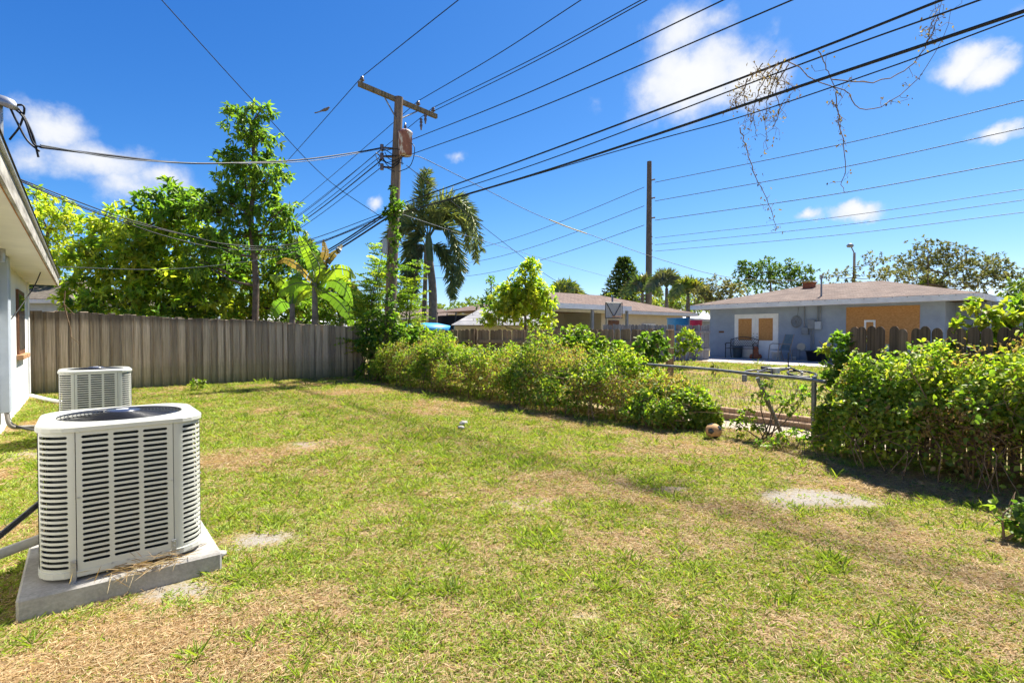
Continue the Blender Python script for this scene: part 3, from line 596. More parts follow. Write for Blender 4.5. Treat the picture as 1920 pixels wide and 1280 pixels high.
# bench
bn = thing('garden_bench', 'black iron garden bench with lattice back beside the white doors', 'bench', wallpt(1390, .55), TH - math.pi / 2)
e = MB(); bw = .6
for k in range(5): e.box(-bw, bw, -.2 + .09 * k, -.14 + .09 * k, .41, .43)
e.build('seat', MAT['blackmetal'], bn); e = MB()
arch = [(x, .26, .78 + .12 * math.cos(x / bw * math.pi / 2)) for x in np.linspace(-bw, bw, 15)]
e.tube(arch, .018, 6); e.tube([(-bw, .24, .5), (bw, .24, .5)], .014, 6)
for k in range(-6, 7):
    for sg in (-1, 1):
        x0 = k * .1; x1 = max(-bw, min(bw, x0 + sg * .28)); e.tube([(x0, .25, .5), (x1, .255, .5 + abs(x1 - x0) * 1.15)], .008, 4)
e.build('backrest', MAT['blackmetal'], bn)
for sx in (-bw, bw):
    e = MB(); e.tube([(sx, -.2, 0), (sx, -.19, .42), (sx, -.2, .62)], .02, 6); e.build('leg', MAT['blackmetal'], bn)
    e = MB(); e.tube([(sx, .3, 0), (sx, .22, .42), (sx, .27, .8)], .02, 6); e.build('leg', MAT['blackmetal'], bn)
    e = MB(); e.tube([(sx, -.24, .6), (sx, -.1, .65), (sx, .25, .63)], .02, 6); e.build('armrest', MAT['blackmetal'], bn)
# patio chair
ch = thing('patio_chair', 'metal patio chair with grey sling seat on the patio', 'chair', wallpt(1462, 1.1), TH - math.pi / 2 - .55)
e = MB(); e.box(-.25, .25, -.25, .25, .41, .43, .008); e.build('seat', MAT['sling'], ch)
e = MB(); e.poly([(-.25, .24, .44), (.25, .24, .44), (.24, .42, 1.02), (-.24, .42, 1.02)], (0, 1, 0), .015); e.build('backrest', MAT['sling'], ch)
for sx in (-.28, .28):
    e = MB(); e.tube([(sx, -.3, 0), (sx, -.26, .4), (sx, -.22, .62), (sx, -.1, .66), (sx, .28, .64)], .018, 6); e.build('arm_frame', MAT['chairmetal'], ch)
    e = MB(); e.tube([(sx, .36, 0), (sx, .24, .44), (sx * .9, .43, 1.03)], .018, 6); e.build('leg', MAT['chairmetal'], ch)
def bucket(name, label, loc, r, h, mat, cat='bucket', taper=.85):
    e = MB(); e.lathe([(0, 0), (r * taper, 0), (r, h), (r * 1.08, h), (r * 1.08, h - .03), (r * .98, h - .03), (r * .85 * taper, .02), (0, .02)], 20); o = e.build(name, mat); o.location = tuple(float(q) for q in loc); return tag(o, label, cat)
bucket('storage_bin', 'blue grey bin behind the iron bench', wallpt(1383, .25), .2, .48, simple('bin_blue', (.1, .15, .2)), 'bin')
bucket('white_bucket', 'white bucket under the patio chair', wallpt(1456, .6), .18, .34, MAT['white'])
bucket('white_pot', 'little white pot beneath the small stool', wallpt(1488, .5), .09, .14, MAT['white'], 'pot')
bucket('black_tub', 'black tub against the blue wall near the vines', wallpt(1534, .5), .42, .4, MAT['black'], 'tub')
so = thing('small_stool', 'small dark metal stool between patio chair and black tub', 'stool', wallpt(1490, .5), TH)
MB().box(-.16, .16, -.16, .16, .4, .42, .005).build('seat', MAT['boxdark'], so)
for a_ in (-.14, .14):
    for b_ in (-.14, .14): MB().tube([(a_, b_, 0), (a_, b_, .4)], .012, 6).build('leg', MAT['boxdark'], so)
dg = thing('terracotta_figure', 'reddish brown garden ornament beside the bench in front of the doors', 'ornament', wallpt(1417, .4))
e = MB(); e.lathe([(0, 0), (.2, 0), (.22, .06), (.13, .2), (.1, .34), (.12, .42), (.07, .5), (0, .52)], 14); e.build('body', MAT['brick'], dg)
for sx in (-1, 1): MB().lathe([(0, 0), (.07, .02), (.08, .1), (.03, .18), (0, .2)], 10, (sx * .18, 0, 0)).build('foot', MAT['brick'], dg)
# ------------------------------------------------------------------ cream house, shed and the rest of the neighbours
chs = thing('cream_house', 'cream house with reddish hip roof and flat porch beyond the picket fence', 'house', W(0, 19.0, 0), TH)
MB().box(22.5, 30.6, .5, 9, 0, 2.5).build('wall', MAT['cream'], chs); MB().box(17.8, 22.49, 3.4, 9, 0, 2.5).build('wall', MAT['cream'], chs)
rf2 = roof_faces(chs, [(17.2, -.1, 2.62), (31.4, -.1, 2.62), (27.4, 4.9, 3.9), (22.6, 4.9, 3.9), (31.4, 9.8, 2.62), (17.2, 9.8, 2.62)], [(0, 1, 2, 3), (1, 4, 2), (4, 5, 3, 2), (5, 0, 3)], MAT['roofred'])
MB().tube([(25.5, 2.2, 3.1), (25.5, 2.2, 3.6)], .06, 8).build('vent_pipe', MAT['boxdark'], rf2)
MB().box(17.2, 31.4, -.13, -.09, 2.42, 2.6).build('fascia', MAT['gutter'], chs); MB().box(31.38, 31.42, -.08, 9.8, 2.42, 2.6).build('fascia', MAT['gutter'], chs)
e = MB(); e.box(16.6, 22.4, -1.6, -.14, 2.56, 2.72); e.build('porch_roof', MAT['greybox'], chs); MB().box(16.58, 22.42, -1.66, -1.61, 2.5, 2.74).build('porch_fascia', MAT['white'], chs)
for k in (16.8, 19.5, 22.2): MB().box(k - .06, k + .06, -1.58, -1.46, 0, 2.555).build('porch_post', MAT['boxdark'], chs)
w_ = MB().box(26.2, 27.5, .44, .5, 1.0, 1.9).build('window', MAT['white'], chs); MB().box(26.28, 27.42, .43, .438, 1.08, 1.82).build('pane', MAT['glass'], w_)
w_ = MB().box(23.1, 24.0, .44, .5, 0, 2.05).build('door', MAT['brownwood'], chs)
w_ = MB().box(19.0, 20.2, 3.35, 3.399, .9, 2.0).build('window', MAT['boxdark'], chs); MB().box(19.1, 20.1, 3.335, 3.349, 1, 1.9).build('pane', MAT['glass'], w_)
bk = at(1150, 622, 22.5); bb = thing('basketball_hoop', 'basketball backboard on a pole in front of the cream house', 'basketball hoop', (bk[0], bk[1], .55), .45)
MB().tube([(0, .5, -.5), (0, .5, 1.6), (-.12, .25, 2.0)], .05, 8).build('pole', MAT['boxdark'], bb)
MB().box(-.42, .42, -.02, .01, 1.45, 2.1, .01).build('backboard', MAT['plexi'], bb)
e = MB()
for a_, b_ in (((-.44, 2.11), (.44, 2.11)), ((-.44, 1.44), (.44, 1.44)), ((-.44, 1.44), (-.44, 2.11)), ((.44, 1.44), (.44, 2.11)), ((-.4, 2.1), (0, 1.5)), ((.4, 2.1), (0, 1.5))): e.tube([(a_[0], -.035, a_[1]), (b_[0], -.035, b_[1])], .016, 6)
e.build('frame', MAT['blackmetal'], bb); MB().tube([(.2 * math.cos(w), -.27 + .2 * math.sin(w), 1.5) for w in np.linspace(0, 2 * math.pi, 20)], .012, 5, False).build('rim', MAT['rust'], bb)
sh0 = at(846, 622, 19.5); s0_, t0_ = st(sh0)
sh = thing('garden_shed', 'small garden shed with grey striped roof behind the picket fence', 'shed', (sh0[0], sh0[1], 0), 0.12)
SL = 3.9
MB().box(.12, SL - .1, .1, 2.3, 0, 1.62).build('wall', MAT['cream'], sh)
roof_faces(sh, [(0, -.1, 1.66), (SL, -.1, 1.66), (SL - .1, 1.2, 2.32), (1.15, 1.2, 2.32), (SL, 2.5, 1.66), (0, 2.5, 1.66)], [(0, 1, 2, 3), (4, 5, 3, 2), (5, 0, 3)], MAT['roofgrey'])
MB().poly([(SL - .1, .1, 1.62), (SL - .1, 2.3, 1.62), (SL - .1, 1.2, 2.28)], (1, 0, 0), .02).build('gable', MAT['cream'], sh)
tp = at(872, 622, 25); tm = thing('trampoline', 'trampoline with black safety net behind the shed', 'trampoline', (tp[0], tp[1], .1)); R_ = 1.35
e = MB(); e.lathe([(R_, .85), (R_ - .25, .87), (0, .86)], 28); e.build('mat', MAT['teal'], tm)
e = MB(); e.lathe([(R_ - .05, .95), (R_ - .05, 2.05)], 28); e.build('safety_net', MAT['net'], tm)
for k in range(6):
    w = k * math.pi / 3 + .3; x_, y_ = math.cos(w), math.sin(w); e = MB(); e.tube([(R_ * 1.15 * x_, R_ * 1.15 * y_, 0), (R_ * 1.08 * x_, R_ * 1.08 * y_, 1.6), (R_ * .97 * x_, R_ * .97 * y_, 2.2)], .03, 6); e.build('pole', MAT['blackmetal'], tm)
pp = at(797, 622, 20.5); e = MB(); e.lathe([(1.05, 0), (1.07, 1.5), (.98, 1.64), (.5, 1.74), (0, 1.76)], 24); o = e.build('covered_pool', MAT['tarp']); o.location = (pp[0], pp[1], 0); tag(o, 'bright blue tarp covered round tub behind the vines', 'pool')
def far_house(label, px0, px1, D, ze, zr, wmat, rmat, dep=7, base=0.0, fmat='gutter'):
    a, b_ = at(px0, 622, D), at(px1, 622, D); w = b_[0] - a[0]; h = thing('far_house', label, 'house', (a[0], a[1], base))
    MB().box(.4, w - .4, .4, dep, 0, ze - .05).build('wall', MAT[wmat], h)
    roof_faces(h, [(0, 0, ze), (w, 0, ze), (w * .65, dep / 2, zr), (w * .35, dep / 2, zr), (w, dep + .4, ze), (0, dep + .4, ze)], [(0, 1, 2, 3), (1, 4, 2), (4, 5, 3, 2), (5, 0, 3)], MAT[rmat])
    MB().box(-.02, w + .02, -.04, .02, ze - .17, ze - .02).build('fascia', MAT[fmat], h); return h
far_house('distant tan roofed house behind the foxtail palm', 700, 880, 40, 2.45, 3.3, 'cream', 'roof')
far_house('neighbouring grey house just past the white house corner', -160, 120, 21.5, 2.75, 3.9, 'greybox', 'roofdark')
far_house('pale metal roofed building barely showing above the board fence', 380, 530, 27, 2.02, 2.35, 'white', 'white')
far_house('white house behind the blue house edge with a pale roof', 1262, 1420, 37, 2.3, 2.6, 'greybox', 'white')
bucket('blue_toy', 'bright blue plastic tub stacked far behind the end post', at(1272, 622, 24) * [1, 1, 0] + [0, 0, .25], .5, 1.78, MAT['bluegoods'], 'tub', .95)
bucket('magenta_toy', 'magenta plastic barrel beside the blue house corner', at(1304, 622, 27) * [1, 1, 0] + [0, 0, .25], .33, 1.75, MAT['purple'], 'barrel', .9)
# ------------------------------------------------------------------ chain-link remains, path, ball, bicycle
gp = at(1525, 838, CAM_H * F_PX / (838 - HZ)); gs_, gt_ = st(gp)
o = thing('chain_link_fence', 'bent galvanised chain-link fence rail and posts at the gap in the hedge', 'fence', (gp[0], gp[1], 0), TH)
MB().tube([(0, 0, -.1), (0, 0, .86)], .028, 10).build('post', MAT['galvpipe'], o)
def lg(px, py, D): p = at(px, py, D) - gp; return (float(p @ V), float(p @ U), float(at(px, py, D)[2]))
MB().tube(spline([lg(1548, 716, 6.1), lg(1500, 709, 6.45), lg(1420, 702, 7.1), lg(1330, 692, 7.9), lg(1200, 682, 8.8)], 16), .022, 8).build('top_rail', MAT['galvpipe'], o)
MB().tube([lg(1420, 708, 6.9), lg(1465, 812, 6.95)], .026, 8).build('bent_post', MAT['galvpipe'], o)
e = MB(); c = np.array(lg(1396, 706, 7.25)); e.box(c[0] - .03, c[0] + .03, c[1] - .03, c[1] + .03, c[2] - .07, c[2] + .03, .01); e.build('rail_clamp', MAT['galvpipe'], o)
e = MB(); A_, B_ = np.array(lg(1522, 716, 6.2)), np.array(lg(1250, 690, 8.5)); nw = 34
for k in range(nw):
    for sg in (1, -1):
        pts = []; top = A_ + (B_ - A_) * k / nw
        for j in range(8):
            q = k / nw + sg * j * .012; 
            if 0 <= q <= 1: p = A_ + (B_ - A_) * q; pts.append((p[0] - .04 * math.sin(j), p[1], p[2] - .02 - j * .085 - .04 * j * math.sin(k * .35) ** 2))
        if len(pts) > 1: e.tube(pts, .0022, 3, False)
e.build('wire_mesh', MAT['galvpipe'], o)
for i, s in enumerate((8.0, 8.62)):
    tm_ = MB(); tm_.box(-.05, .05, -3.2, 3.2, -.05, .09, .012); b = tm_.build('path_timber', MAT['timber']); b.location = W(s, 4.6, .0); b.rotation_euler = (0, .0, TH)
    tag(b, ('brown edging timber nearest the lawn beside the sandy path', 'brown edging timber on the far side of the sandy path')[i], 'timber', 'path edging timbers')
e = MB(); ss, tt = np.meshgrid(np.linspace(7.3, 8.6, 9), np.linspace(1.6, 5.6, 40), indexing='ij'); q = ss[..., None] * V + tt[..., None] * U; q[..., 2] = zt(ss, tt) + .012 + .03 * (fbm(ss * 2, tt * 2, 8) - .5); n1, n2 = ss.shape
ii, jj = np.meshgrid(np.arange(n1 - 1), np.arange(n2 - 1), indexing='ij'); b = (ii * n2 + jj).ravel()
tag(link('sandy_path', np_mesh('sandy_path', q.reshape(-1, 3), np.stack([b, b + n2, b + n2 + 1, b + 1], 1), smooth=True), MAT['sand']), kind='structure')
bp = at(1338, 810, CAM_H * F_PX / (822 - HZ)); ball = thing('old_ball', 'worn tan ball with dark patches lying under the hedge end', 'ball', (bp[0], bp[1], .0)); br_ = .105
import bmesh
bm = bmesh.new(); bmesh.ops.create_icosphere(bm, subdivisions=3, radius=br_); patchf = []
ic = bmesh.new(); bmesh.ops.create_icosphere(ic, subdivisions=1, radius=1); dirs = [v.co.normalized() for v in ic.verts]; ic.free()
for v in bm.verts: v.co.z = v.co.z * .93 + br_ * .93
me = bpy.data.meshes.new('shell'); bm.to_mesh(me); bm.free(); me.polygons.foreach_set('use_smooth', [True] * len(me.polygons)); link('shell', me, MAT['clay'], ball)
for k, (dx, dy, dz) in enumerate(((-.62, -.72, .1), (.55, -.6, .5), (.0, -.55, -.8), (-.3, .1, .9), (.8, .3, -.3))):
    d = Vector((dx, dy, dz)).normalized(); e = MB(); a = d.orthogonal().normalized(); b = d.cross(a)
    ring = lambda r, o_: [tuple((d * math.cos(r) + (a * math.cos(w) + b * math.sin(w)) * math.sin(r)) * (br_ + o_)) for w in np.linspace(0, 2 * math.pi, 6)[:-1]]
    vs = [tuple(d * (br_ + .003))] + ring(.25, .003) + ring(.42, .0025); vs = [(x, y, z * .93 + br_ * .93) for x, y, z in vs]
    e.add(vs, [(0, 1 + i, 1 + (i + 1) % 5) for i in range(5)] + [(1 + i, 6 + i, 6 + (i + 1) % 5, 1 + (i + 1) % 5) for i in range(5)], True); e.build('patch', MAT['black'], ball)
bc = thing('fallen_bicycle', 'black bicycle lying on its side on the neighbouring lawn', 'bicycle', tuple(at(1462, 712, 13.6) * [1, 1, 0] + [0, 0, float(zt(14, 5)) + .05]), -.25)
for cx in (-.52, .52):
    wh_ = thing('wheel', None, None); wh_.parent = bc; wh_.location = (cx, 0, .1); wh_.rotation_euler = (.16, .05 * cx, 0)
    MB().tube([(.33 * math.cos(w), .33 * math.sin(w), 0) for w in np.linspace(0, 2 * math.pi, 29)], .028, 6, False).build('tyre', MAT['black'], wh_)
    e = MB(); e.tube([(0, 0, -.05), (0, 0, .05)], .03, 8)
    for k in range(14): w = 2 * math.pi * k / 14; e.tube([(0, 0, 0), (.31 * math.cos(w), .31 * math.sin(w), 0)], .003, 3, False)
    e.build('spokes', MAT['galv'], wh_)
e = MB()
for a_, b_ in (((-.52, 0, .14), (-.1, -.05, .16)), ((-.1, -.05, .16), (-.22, .42, .2)), ((-.52, 0, .14), (-.22, .38, .2)), ((-.1, -.05, .16), (.36, .4, .22)), ((-.22, .36, .2), (.36, .42, .22)), ((.36, .44, .22), (.52, 0, .14))): e.tube([a_, b_], .024, 6)
e.build('frame', MAT['black'], bc); MB().box(-.36, -.1, .43, .56, .15, .26, .03).build('saddle', MAT['black'], bc)
e = MB(); e.tube([(.36, .46, .22), (.33, .55, .3), (.33, .55, .62)], .016, 6); e.tube([(.33, .55, .3), (.34, .56, .0)], .016, 6); e.build('handlebar', MAT['blackmetal'], bc)
e = MB(); e.tube([(-.1, -.05, .1), (-.1, -.05, .24)], .09, 12); e.build('crank', MAT['galv'], bc)
# ------------------------------------------------------------------ utility poles
P0 = at(727, 690, 15.8) * [1, 1, 0]; PT = at(748, 183, 15.8)
up = thing('utility_pole', 'leaning wooden utility pole with crossarm and transformer behind the fence corner', 'utility pole', P0)
lp = lambda p: np.asarray(p) - P0
def on_pole(z): return P0 + (PT - P0) * (z / PT[2])
MB().tube([(0, 0, -.2)] + [tuple(lp(on_pole(z))) for z in (2, 4, 6, 8, PT[2])], [.19, .175, .16, .145, .13, .125], 14).build('shaft', MAT['pole'], up)
ca0, ca1 = at(668, 160, 15.1), at(814, 222, 17.4)
ca0[2] = ca1[2] = (ca0[2] + ca1[2]) / 2
ca0, ca1 = at(668, 160, 15.0), at(814, 221, 17.0)
d_ = ca1 - ca0; L_ = np.linalg.norm(d_); n_ = np.array([-d_[1], d_[0], 0]); n_ /= np.linalg.norm(n_)
off = -n_ * .16 if (n_ @ np.array([0, 1, 0])) > 0 else n_ * .16
e = MB(); hw, hh = .05, .065; a_, b_ = lp(ca0 + off * .8), lp(ca1 + off * .8); up_ = np.array([0, 0, 1.]); nn = off / np.linalg.norm(off)
e.add([a_ - nn * hw - up_ * hh, a_ + nn * hw - up_ * hh, a_ + nn * hw + up_ * hh, a_ - nn * hw + up_ * hh, b_ - nn * hw - up_ * hh, b_ + nn * hw - up_ * hh, b_ + nn * hw + up_ * hh, b_ - nn * hw + up_ * hh],
      [(0, 1, 2, 3), (7, 6, 5, 4), (0, 4, 5, 1), (1, 5, 6, 2), (2, 6, 7, 3), (3, 7, 4, 0)]); arm = e.build('crossarm', MAT['arm'], up)
ARM = lambda f, dz=0.0: ca0 + (ca1 - ca0) * f + off * .8 + [0, 0, dz]
for f in (.04, .74, .95):
    c = lp(ARM(f, .065)); MB().lathe([(.02, 0), (.02, .05), (.065, .06), (.07, .09), (.035, .11), (.05, .13), (.045, .17), (0, .18)], 12, tuple(c)).build('insulator', MAT['porcelain'], up)
for f, dz in ((.84, -.25), (.78, -.5)):
    c = lp(ARM(f, dz)); MB().lathe([(0, .25), (.03, .24), (.05, .2), (.03, .17), (.055, .12), (.03, .08), (.05, .02), (.03, -.05), (.02, -.12), (0, -.13)], 10, tuple(c)).build('cutout_fuse', MAT['porcelain'], up)
e = MB(); e.tube([lp(ARM(.3, -.06)), lp(on_pole(7.7)) + [0, -.1, 0]], .02, 6); e.tube([lp(ARM(.74, -.06)), lp(on_pole(7.7)) + [0, -.1, 0]], .02, 6); e.build('arm_brace', MAT['galvpipe'], up)
tc = lp(at(760, 292, 15.55)); tf = MB(); tf.lathe([(0, 0), (.17, .0), (.2, .03), (.2, .62), (.215, .64), (.215, .68), (.14, .74), (0, .75)], 20, tuple(tc)); tfo = tf.build('transformer', MAT['transformer'], up)
e = MB(); e.lathe([(.02, .72), (.05, .76), (.03, .8), (.05, .84), (.03, .88), (.02, .95), (0, .96)], 10, tuple(tc)); e.build('bushing', MAT['porcelain'], tfo)
e = MB(); e.box(tc[0] - .16, tc[0] - .02, tc[1] + .05, tc[1] + .2, tc[2] + .2, tc[2] + .5); e.build('transformer_bracket', MAT['galvpipe'], up)
for py in (277, 293, 313):
    q0, q1 = lp(at(742, py + 2, 15.75)), lp(at(716, py, 15.5)); e = MB(); e.tube([q0, q1], .03, 6); e.tube([q1 + [0, 0, -.09], q1 + [0, 0, .09]], .055, 8); e.build('secondary_rack', MAT['porcelain'], up)
e = MB(); c = lp(at(723, 462, 15.6)); e.box(c[0] - .07, c[0] + .07, c[1] - .12, c[1], c[2] - .22, c[2] + .22, .015); e.build('terminal_box', MAT['greybox'], up)
e = MB()
for k in range(9):
    a, b = at(716 + RNG.uniform(-14, 6), 280 + RNG.uniform(0, 35), 15.5), at(735 + RNG.uniform(0, 30), 290 + RNG.uniform(0, 35), 15.6); mdl = (a + b) / 2 + [RNG.uniform(-.25, .25), RNG.uniform(-.2, .1), RNG.uniform(-.35, .25)]
    e.tube(spline([lp(a), lp(mdl), lp(b)], 10), .012, 5)
e.tube(spline([lp(at(757, 262, 15.5)), lp(at(777, 275, 15.4)), lp(at(770, 310, 15.4)), lp(at(748, 322, 15.6))], 12), .012, 5); e.build('jumper_wires', MAT['wire'], up)
fp = at(1216, 622, 45) * [1, 1, 0]; ft = at(1216, 303, 45)
fo = thing('far_power_pole', 'tall slim concrete power pole far behind the houses', 'utility pole', fp)
e = MB(); e.tube([(0, 0, -.2), (0, 0, ft[2])], [.33, .2], 8, True, False); e.build('shaft', simple('pole_concrete', (.13, .11, .09), .85, .1, 0, .2, 3), fo)
for py in (339, 373, 410, 446, 459, 471):
    p = at(1216, py, 45) - fp; MB().tube([p, p + [.5 if py < 430 else .25, -.25, .05]], .07, 6).build('insulator_arm', MAT['galvpipe'], fo)
sl = at(1601, 535, 60) * [1, 1, 0]; so_ = thing('street_lamp', 'slim street lamp rising above the blue house roof', 'street lamp', sl)
lq = lambda px, py: tuple(at(px, py, 60) - sl)
MB().tube([(0, 0, 0), lq(1602, 474)], [.2, .13], 8).build('pole', MAT['chairmetal'], so_); MB().tube([lq(1602, 475), lq(1596, 463)], .07, 6).build('arm', MAT['galvpipe'], so_)
c = lq(1594, 461); MB().lathe([(0, -.2), (.3, -.15), (.38, .05), (.2, .25), (0, .28)], 12, c).build('lamp_head', MAT['boxdark'], so_)
# ------------------------------------------------------------------ wires
def wire(label, pts, r=.01, mat='wire', ext=None, n=40, name='overhead_wire', group='overhead wires'):
    P = spline(pts, n)
    if ext:
        d = P[-1] - P[-2]; d2 = P[-1] - 2 * P[-2] + P[-3]; q = P[-1]
        for k in range(ext): d = d + d2 * .4; q = q + d * 1.4; P.append(q)
    return cable(name, label, 'wire', P, r, MAT[mat], sides=5, group=group, raw=True)
def S(*a): return at_s(*a)
sA = lambda f: st(ARM(f))[0]
a1, a2, a3 = ARM(.04, .24), ARM(.74, .24), ARM(.95, .24)
def prim(label, p0, pxs, s, lft, r=.011):
    pts = [p0] + [S(x, y, s) for x, y in pxs]; wire(label, pts, r, ext=10); 
    if lft:
        q = p0; d = np.array([*U[:2], 0]); pl = [q + d * (26 * k) + [0, 0, -1.5 * math.sin(math.pi * k / 2)] for k in np.linspace(0, 2, 9)]; wire(label.replace('rising to the top edge', 'running away leftwards behind the trees'), pl, r)
prim('power line from the left crossarm end rising to the top edge', a1, [(760, 79), (860, 0)], sA(.04), True)
prim('power line from the middle insulator rising to the top edge', a2, [(930, 104), (1090, 0)], sA(.74), True)
prim('upper twin power line from the right crossarm end rising to the top edge', a3, [(1000, 110), (1203, 0)], sA(.95), True)
prim('lower twin power line from the right crossarm end rising to the top edge', a3 + [0, 0, -.12], [(1000, 117), (1214, 0)], sA(.95) + .02, False)
prim('thin power line from beside the transformer up past the big cloud', at(772, 262, 15.7), [(1000, 170), (1357, 0)], 7.25, False)
prim('thin power line just under it crossing the big cloud', at(770, 290, 15.7), [(1000, 206), (1486, 0)], 7.2, False)
c1 = at(748, 384, 15.6)
prim('uppermost thick black cable sweeping to the upper right', c1, [(1000, 293), (1460, 120), (1766, 0)], 7.2, False, .016)
prim('second thick black cable sweeping to the upper right', c1 + [0, 0, -.1], [(1000, 309), (1479, 129), (1824, 5)], 6.95, False, .010)
prim('thickest lowest black cable sweeping to the upper right corner', c1 + [0, 0, -.25], [(1000, 327), (1541, 148), (1920, 21)], 6.6, False, .019)
prim('slender line hanging below the thickest cable', c1 + [0, 0, -.3], [(1144, 287), (1393, 218), (1671, 125), (1760, 90)], 6.9, False, .008)
for k, (dy, r) in enumerate(((0, .026), (5, .02), (12, .03))):
    q = at(742, 386 + dy, 15.6); d = np.array([*U[:2], 0]); pl = [q + d * (22 * f) + [0, 0, -.9 * math.sin(math.pi * f)] for f in np.linspace(0, 2, 10)]
    wire(('upper', 'middle', 'lower')[k] + ' thick cable leaving the pole leftwards towards the trees', pl, r)
D_ = lambda *q: [at(*p) for p in q]
wire('twisted service drop from the weatherhead to the pole', D_((76, 276, 6.6), (200, 291, 8), (330, 305, 9.8), (430, 306, 11.2), (560, 300, 13), (660, 287, 14.6), (716, 277, 15.5)), .017)
wire('loose messenger strand along the service drop', D_((76, 272, 6.6), (240, 299, 8.5), (400, 306, 10.8), (580, 302, 13.2), (716, 279, 15.5)), .009, 'wirebare')
wire('upper low phone wire from the eave crossing the trees', D_((30, 333, 8.4), (130, 372, 9), (230, 408, 10), (347, 440, 11), (440, 459, 12.2), (560, 455, 13.8), (728, 396, 15.6)), .010)
wire('lower low phone wire from the eave crossing the trees', D_((34, 338, 8.4), (130, 380, 9), (230, 416, 10), (330, 448, 11), (440, 468, 12.2), (580, 460, 13.9), (728, 402, 15.6)), .010)
wire('middle low phone wire from the eave crossing the trees', D_((32, 336, 8.4), (180, 396, 9.5), (300, 430, 10.6), (480, 466, 12.7), (600, 452, 14), (728, 399, 15.6)), .008)
wire('straight pale cable from the eave end to the pole', D_((108, 500, 11), (300, 505, 12.2), (450, 492, 13.4), (560, 470, 14.3), (728, 405, 15.6)), .008, 'wirebare')
wire('long straight wire falling from the top left to the pole', [at(230, -85, 8.5)] + D_((303, 0, 9.2), (475, 190, 11.6), (610, 333, 14), (716, 408, 15.6)), .009)
wire('sagging service wire crossing the sky to the blue house mast', D_((775, 292, 15.6), (800, 300, 16), (900, 350, 18), (1010, 404, 20), (1120, 445, 21.5), (1250, 490, 22.3), (1375, 521, 22.6), (1535, 527, 23)), .011)
cable('wire_sleeve', 'yellow sleeve on the sagging service wire', 'sleeve', D_((1030, 412, 20.3), (1065, 426, 20.8), (1100, 438, 21.2)), .022, MAT['yellow'])
wire('service wire dipping from the pole to the cream house', D_((762, 310, 15.7), (840, 372, 18), (900, 420, 20), (980, 482, 24), (1040, 525, 27), (1105, 553, 29)), .011)
wire('faint phone line from the pole passing right behind the palm', D_((755, 402, 15.7), (860, 437, 19), (960, 468, 24), (1060, 497, 30), (1150, 522, 36)), .009, 'wirebare')
for k, (py, ye) in enumerate(((342, 188), (377, 240), (413, 300), (446, 355), (459, 375), (471, 398))):
    s_ = st(at(1228, py, 44.7))[0]; nm = ('topmost', 'second', 'third', 'fourth', 'fifth', 'lowest')[k]
    wire(nm + ' line strung right from the far concrete pole', [at(1228, py, 44.7), S(1560, py + (ye - py) * .47 + 5, s_), S(1920, ye, s_)], .026 if k < 3 else .018, 'wirebare', ext=8)
    if k < 3:
        p = at(1208, py + 9, 45.3); d = np.array([*U[:2], 0]); wire(nm + ' line strung left from the far concrete pole', [p + d * (50 * f) + [0, 0, -2.2 * math.sin(math.pi * f)] for f in np.linspace(0, 1, 8)], .026, 'wirebare')
for k, (y0, x1, y1) in enumerate(((279, 545, 352), (291, 520, 382), (300, 560, 392), (313, 560, 412))):
    q = at(716, y0, 15.5); d = np.array([*U[:2], 0]); wire(('first', 'second', 'third', 'fourth')[k] + ' secondary wire from the top of the pole rack running left', [q + d * (24 * f) + [0, 0, -.8 * math.sin(math.pi * f)] for f in np.linspace(0, 1.6, 9)], .018 if k == 2 else .011)
wire('black wire looped down along the eave of the white house', D_((0, 424, 7.2), (40, 428, 8), (75, 445, 9.2), (84, 475, 9.6), (70, 525, 9.0), (35, 580, 8.2), (0, 622, 7.4)), .009)
bd = at(609, 209, st(a1)[1] * 0 + 17.6); bo = thing('bird', 'small grey dove perched on the wire left of the pole', 'bird', bd)
e = MB(); e.tube([(-.2, 0, -.02), (-.1, 0, .02), (0, 0, .05), (.08, 0, .08), (.12, 0, .12), (.15, 0, .13), (.17, 0, .125)], [.012, .03, .055, .05, .03, .03, .006], 8); e.build('body', MAT['bird'], bo)
MB().poly([(-.18, -.03, -.02), (-.18, .03, -.02), (-.34, .035, -.06), (-.34, -.035, -.06)], (0, 0, 1), .008).build('tail', MAT['bird'], bo)
# dead vines hanging from the cables
def dead_vine(label, strands, D, nleaf, spread, seed):
    base = at(*strands[0][0], D); o = thing('dead_vine', label, 'vine', base, group='dead vines on the cables'); e = MB(); lv = Leaves()
    for sd_ in strands:
        P = spline([at(x, y, D + RNG.uniform(-.12, .12)) - base for x, y in sd_], 22); P = [p + RNG.normal(size=3) * .007 for p in P]; e.tube(P, list(np.linspace(.0075, .003, 22)), 4)
        for p in P[2:]:
            k = RNG.poisson(nleaf)
            for _ in range(k):
                q = p + RNG.normal(size=3) * spread; e.tube([p, (p + q) / 2 + RNG.normal(size=3) * .03, q], .0026, 3, False)
                c = RNG.choice([0, 1, 2]); lv.add(q[None] + RNG.normal(size=(2, 3)) * .03, RNG.normal(size=(2, 3)) * .5 + [0, 0, -.8], rand_dir(2), RNG.uniform(.025, .055, 2), .02, [(.15, .09, .05), (.10, .06, .035), (.22, .15, .09)][c])
    e.build('stem', MAT['twig'], o); lv.build('dry_leaves', MAT['leaf'], o)
